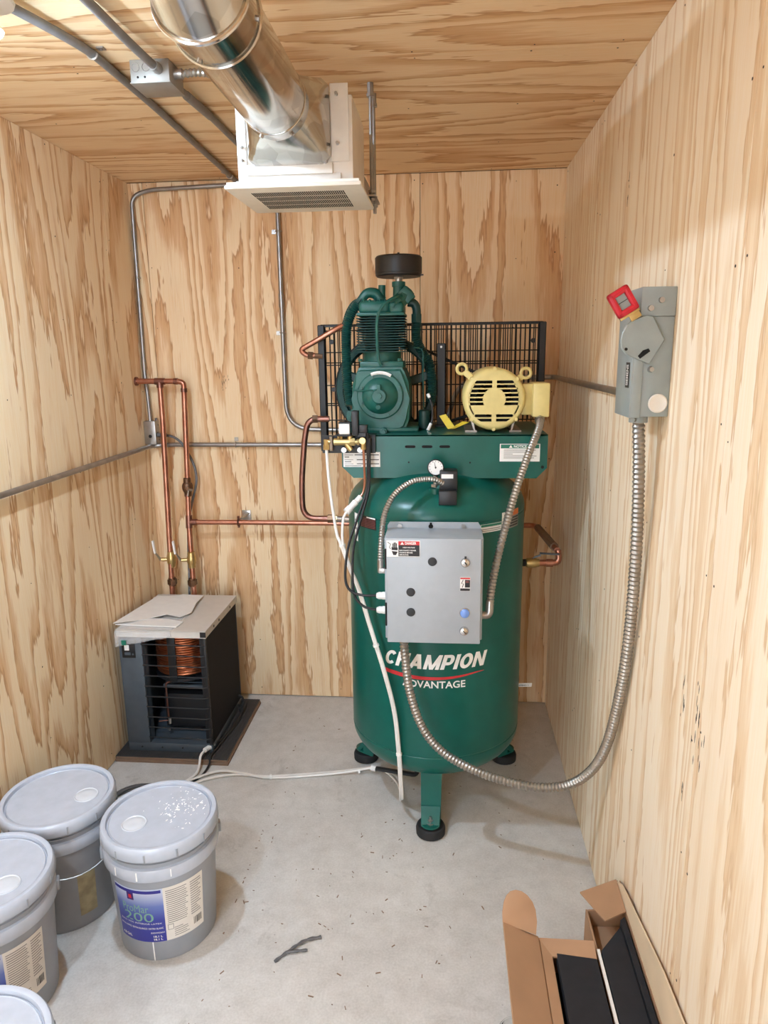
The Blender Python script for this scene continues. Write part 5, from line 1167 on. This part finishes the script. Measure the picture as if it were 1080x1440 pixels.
def ring_at(lid, ang, rad):
    c = V((rad*math.cos(ang), rad*math.sin(ang), 0.3755))
    obj('spout_cap', B().lathe([(0.036, 0.0), (0.036, 0.0015), (0.034, 0.003), (0.0325, 0.002), (0.031, 0.0012), (0.029, 0.0015), (0.026, 0.0028), (0.014, 0.0036), (0.004, 0.003)], c, (0, 0, 1), 32), 'lid_white', lid, 'round white pour spout cap')
def bail(t, ang, droop, front=True):
    """wire handle hanging against the bucket between two ears"""
    b = B(); pts = []
    for i in range(25):
        u = i/24; a = ang+PI*u; pts.append(V((0.168*math.cos(a), 0.168*math.sin(a), 0.292-droop*math.sin(PI*u))))
    w = obj('bail_wire', B().tube(pts, 0.0019, 6), 'steel', t)
    for a in (ang, ang+PI): obj('bail_ear', B().box((0.164*math.cos(a), 0.164*math.sin(a), 0.298), (0.014, 0.026, 0.03), Matrix.Rotation(a, 3, 'Z'), 0.003), 'bucket', t)
    return w
BR = 0.1405
def rad_at(z): return 0.1393+(0.1535-0.139)*(z-0.004)/0.276
def front_label(t, a0, am, a1):
    """angle 0 faces -Y; a0..am is the blue front, am..a1 the cream text panel"""
    tp = 0.0145/0.276; z0, z1 = 0.070, 0.250; r0 = rad_at(z0)+0.0004; cc = (0, 0)
    bl = obj('paint_label', B().patch(cc, r0, a0, am, z0, z1, 14, 0.0005, tp), 'blue_label', t, 'blue and white paint label')
    P = lambda b, x0, x1, q0, q1, o=0.0009, n=8: b.patch(cc, rad_at(q0)+o, x0, x1, q0, q1, n, 0.0003, tp)
    obj('label_band', P(B(), a0+0.01, am-0.03, 0.236, 0.246, n=14), 'blue_print', bl)
    w = am-a0; A = lambda f: a0+w*f
    obj('label_emblem', P(B(), A(0.32), A(0.46), 0.212, 0.236, 0.0012, 4), 'purple_print', bl)
    obj('label_emblem_mark', P(B(), A(0.36), A(0.42), 0.218, 0.230, 0.0016, 3), 'red_print', bl)
    def T(s, m, f0, f1, z, h, bold=0.0):
        r = rad_at(z)+0.0014; text(s, m, bl, (f1-f0)*w*r, h, None, bold, 0, wrap=(cc, r, A((f0+f1)/2), z, tp))
    T('ProMar', 'lime_print', 0.18, 0.72, 0.184, 0.026)
    T('200', 'lime_print', 0.20, 0.80, 0.155, 0.030)
    T('ZERO VOC INTERIOR LATEX', 'white_print', 0.06, 0.94, 0.1335, 0.005)
    T('EXTRA WHITE / EXTRA BLANCO / EXTRA BLANC', 'white_print', 0.05, 0.96, 0.117, 0.006, 0.01)
    T('B30W02651', 'white_print', 0.72, 0.97, 0.102, 0.005, 0.01)
    T('4.8 GAL', 'white_print', 0.06, 0.30, 0.084, 0.009, 0.02)
    T('18.1 L', 'white_print', 0.76, 0.93, 0.089, 0.007, 0.03); T('18.1 L', 'white_print', 0.76, 0.93, 0.079, 0.007, 0.03)
    cr = obj('paint_label', B().patch(cc, r0, am, a1, z0, z1, 12, 0.0005, tp), 'cream_label', t, 'cream instruction panel of the label')
    w2 = a1-am; b = B()
    rr_ = random.Random(3)
    for k in range(17): P(b, am+w2*0.06, am+w2*rr_.uniform(0.50, 0.58), 0.128+k*0.0068, 0.1305+k*0.0068)
    for k in range(5): P(b, am+w2*0.20, am+w2*rr_.uniform(0.40, 0.60), 0.079+k*0.007, 0.0812+k*0.007)
    for k in range(15): P(b, am+w2*0.64, am+w2*rr_.uniform(0.80, 0.95), 0.126+k*0.0078, 0.1288+k*0.0078)
    obj('print_lines', b, 'grey_ink', cr)
    b = B()
    for k in range(9): P(b, am+w2*(0.70+0.027*k), am+w2*(0.70+0.027*k+rr_.uniform(0.008, 0.02)), 0.088, 0.112, 0.0009, 1)
    obj('barcode', b, 'ink', cr)
    bb = B(); P(bb, am+w2*0.05, am+w2*0.19, 0.105, 0.124, 0.0009, 3); obj('care_symbol', bb, 'grey_ink', cr)
    bb = B(); P(bb, am+w2*0.065, am+w2*0.175, 0.107, 0.122, 0.0013, 3); obj('care_symbol_centre', bb, 'cream_label', cr)
def drips(t, lid, seed):
    rr_ = random.Random(seed); b = B()
    for k in range(120):
        a = rr_.gauss(0.75, 0.6); d = abs(rr_.gauss(0.078, 0.042))
        if d > 0.138: continue
        p = V((d*math.cos(a), d*math.sin(a), 0.3756)); sz = rr_.uniform(0.0008, 0.0034)*(1.6 if k < 14 else 1); b.box(p, (sz*rr_.uniform(1, 3.2), sz, 0.0008), (0, 0, rr_.uniform(0, 3.1)), sz*0.3, 1)
    obj('paint_spatter', b, 'paint_splash', lid, kind='stuff')
    b = B()
    for a, z0, z1, w in ((-1.50, 0.0, 0.068, 0.003), (-1.62, 0.285, 0.313, 0.004), (-2.05, 0.286, 0.313, 0.004), (-1.05, 0.288, 0.313, 0.003)):
        r = rad_at(z0) if z0 < 0.2 else 0.1642; aa = a+PI/2; b.patch((0, 0), r, aa, aa+w/r, z0+0.002, z1, 1, 0.0006, 0.051 if z0 < 0.2 else 0)
    obj('paint_drips', b, 'paint_splash', t)
b1, lid1 = make_bucket('grey paint bucket standing foremost by the open floor, whole blue label showing')
ring_at(lid1, math.radians(216), 0.073); bail(b1, math.radians(25), 0.05); front_label(b1, -0.66, 0.36, 1.15); drips(b1, lid1, 5)
b1.location = (0.573, -1.472, 0)
b2, lid2 = make_bucket('grey paint bucket against the plywood wall, with tan adhesive patch and drooping wire handle')
ring_at(lid2, math.radians(8), 0.085); bail(b2, math.radians(-135), 0.09)
pb = obj('adhesive_patch', B().patch((0, 0), rad_at(0.045)+0.0006, 0.72, 1.08, 0.045, 0.19, 6, 0.0004, 0.0525), 'tan_patch', b2, 'tan rectangular adhesive patch')
b2.location = (0.222, -1.405, 0)
b3, lid3 = make_bucket('grey paint bucket with cream text panel and blue label edge, between two other buckets')
ring_at(lid3, math.radians(-20), 0.08); bail(b3, math.radians(28), 0.05); front_label(b3, -0.30, 0.735, 1.44)
b3.location = (0.212, -1.745, 0)
b4, lid4 = make_bucket('grey paint bucket nearest the camera, cut off by the bottom corner of the picture')
ring_at(lid4, math.radians(190), 0.08); bail(b4, math.radians(60), 0.05)
b4.location = (0.482, -2.222, 0)

# ------------------------------------------------------------------ cardboard box with black foam
t = thing('cardboard_box', 'open brown cardboard box packed with black foam beside the plywood wall', 'box', (1.75, -2.0, 0))
TH = 0.005
def board(q, th, mat='cardboard', name='panel'): return obj(name, B().slab(q, th), mat, t)
board([(1.645, -1.72, 0.0), (1.888, -1.57, 0.0), (1.888, -2.75, 0.0), (1.645, -2.75, 0.0)], (0, 0, TH), name='box_bottom')
board([(1.645, -1.71, 0.003), (1.645, -2.75, 0.003), (1.645, -2.75, 0.241), (1.645, -1.71, 0.241)], (TH, 0, 0), name='box_side')
board([(1.890, -1.50, 0.003), (1.890, -2.75, 0.003), (1.890, -2.75, 0.255), (1.890, -1.50, 0.255)], (-TH, 0, 0), name='box_side')
board([(1.645, -1.71, 0.003), (1.785, -1.71, 0.003), (1.785, -1.71, 0.241), (1.645, -1.71, 0.241)], (0, -TH, 0), name='box_end')
board([(1.796, -1.575, 0.003), (1.885, -1.575, 0.003), (1.885, -1.575, 0.236), (1.796, -1.575, 0.222)], (0, -TH, 0), name='box_end')
board([(1.790, -1.575, 0.003), (1.790, -2.75, 0.003), (1.790, -2.75, 0.236), (1.790, -1.575, 0.222)], (TH, 0, 0), name='divider')
board([(1.797, -1.585, 0.178), (1.884, -1.585, 0.182), (1.884, -1.60, 0.182), (1.800, -1.70, 0.19)], (0, 0, -TH), name='inner_flap')
obj('divider_edge', B().bx(1.789, 1.796, -2.74, -1.722, 0.236, 0.2385), 'paper', t, 'torn white edge of the divider')
# lid flap folded outwards on the open side, with its rounded tuck end
board([(1.645, -1.705, 0.245), (1.645, -2.75, 0.245), (1.555, -2.75, 0.300), (1.555, -1.725, 0.300)], (0.002, 0, 0.0045), name='lid_flap')
arc = [(1.555, -1.722, 0.300), (1.5555, -1.704, 0.312), (1.560, -1.686, 0.324), (1.567, -1.674, 0.333), (1.578, -1.665, 0.339), (1.592, -1.661, 0.3405), (1.608, -1.662, 0.338), (1.622, -1.667, 0.331), (1.634, -1.676, 0.320), (1.641, -1.687, 0.306), (1.643, -1.700, 0.288), (1.640, -1.714, 0.262)]
board(arc, (0.0, 0.004, 0.002), name='tuck_flap')
board([(1.646, -1.706, 0.247), (1.784, -1.706, 0.247), (1.784, -1.75, 0.236), (1.662, -1.75, 0.236)], (0, 0, -TH), name='inner_flap')
board([(1.650, -1.71, 0.246), (1.650, -2.75, 0.246), (1.676, -2.75, 0.236), (1.676, -1.72, 0.236)], (0, 0, -TH), name='inner_flap')
# flaps on the wall side
board([(1.890, -1.505, 0.256), (1.890, -1.555, 0.288), (1.892, -1.90, 0.361), (1.893, -2.05, 0.374), (1.893, -2.75, 0.40), (1.890, -2.75, 0.254), (1.890, -1.62, 0.254)], (-0.004, 0, 0), 'cardboard_pale', 'wall_flap')
board([(1.892, -1.52, 0.268), (1.8945, -1.50, 0.255), (1.8965, -1.56, 0.225), (1.8965, -1.66, 0.255), (1.894, -1.64, 0.302)], (0.002, 0, 0), 'cardboard', 'wall_flap_tab')
board([(1.884, -1.505, 0.2595), (1.884, -1.617, 0.2565), (1.822, -1.655, 0.258), (1.776, -1.56, 0.259)], (0, 0, 0.004), 'cardboard', 'end_flap')
# black foam inserts, each a thing of its own
def foam(b, label): o = obj('foam_strip', b, 'foam'); tag(o, label, 'foam', 'black foam strips in the cardboard box'); return o
foam(B().slab([(1.688, -1.742, 0.204), (1.783, -1.752, 0.204), (1.783, -2.7, 0.204), (1.688, -2.7, 0.204)], (0, 0, 0.034)), 'black foam slab filling the nearer, shorter side of the cardboard box')
foam(B().slab([(1.678, -1.76, 0.14), (1.779, -1.76, 0.14), (1.779, -2.7, 0.14), (1.678, -2.7, 0.14)], (0, 0, 0.058)), 'lower black foam slab under the one in the shorter side of the box')
foam(B().slab([(1.799, -1.728, 0.200), (1.864, -1.648, 0.200), (1.862, -2.7, 0.205), (1.798, -2.7, 0.205)], (0, 0, 0.040)), 'wide black foam strip topping the wall side of the cardboard box')
foam(B().slab([(1.866, -1.635, 0.16), (1.880, -1.622, 0.16), (1.880, -2.7, 0.16), (1.866, -2.7, 0.16)], (0, 0, 0.088)), 'thin black foam strip standing against the wall side of the box')
foam(B().slab([(1.798, -1.715, 0.12), (1.862, -1.625, 0.12), (1.862, -2.7, 0.12), (1.795, -2.7, 0.12)], (0, 0, 0.078)), 'lower black foam strip with stepped end on the wall side of the box')

# ------------------------------------------------------------------ small things on the floor
b = B().tube(spline([(0.928, -1.590, 0.004), (0.962, -1.552, 0.006), (1.000, -1.515, 0.007), (1.046, -1.495, 0.005)], 0.008), lambda i: 0.0045+0.0012*math.sin(i*1.7), 6).tube(spline([(0.955, -1.560, 0.008), (0.985, -1.553, 0.008), (1.015, -1.546, 0.006)], 0.008), lambda i: 0.004+0.001*math.sin(i*2.1), 6)
tag(obj('wire_scrap', b, 'cable_grey'), 'frayed dark scrap of cable lying in the open concrete floor', 'scrap')
b = B().lathe([(0.040, 0.0), (0.043, 0.002), (0.046, 0.05), (0.048, 0.052), (0.046, 0.054), (0.0435, 0.05), (0.040, 0.006), (0.005, 0.005)], (1.592, -1.80, 0.0), (0, 0, 1), 36)
tag(obj('glass_jar', b, 'glass'), 'small clear round container on the floor beside the cardboard box', 'jar')
rr_ = random.Random(11); b = B()
for k in range(170):
    x, y = rr_.uniform(0.5, 1.85), rr_.uniform(-2.2, -0.1)
    if rr_.random() < 0.55: x, y = rr_.gauss(1.15, 0.3), rr_.gauss(-1.25, 0.35)
    x = min(max(x, 0.75), 1.86)
    if y < -1.45 and x > 1.5: continue
    s = rr_.uniform(0.0015, 0.005); a = rr_.uniform(0, PI)
    b.box((x, y, 0.0008), (s*rr_.uniform(1, 3.5), s*0.6, 0.0016), (0, 0, a))
obj('floor_debris', b, 'board_edge', kind='stuff')
bpy.data.objects['floor_debris']['label'] = 'scattered dark wood chips and grit on the concrete floor'
bpy.data.objects['floor_debris']['category'] = 'debris'
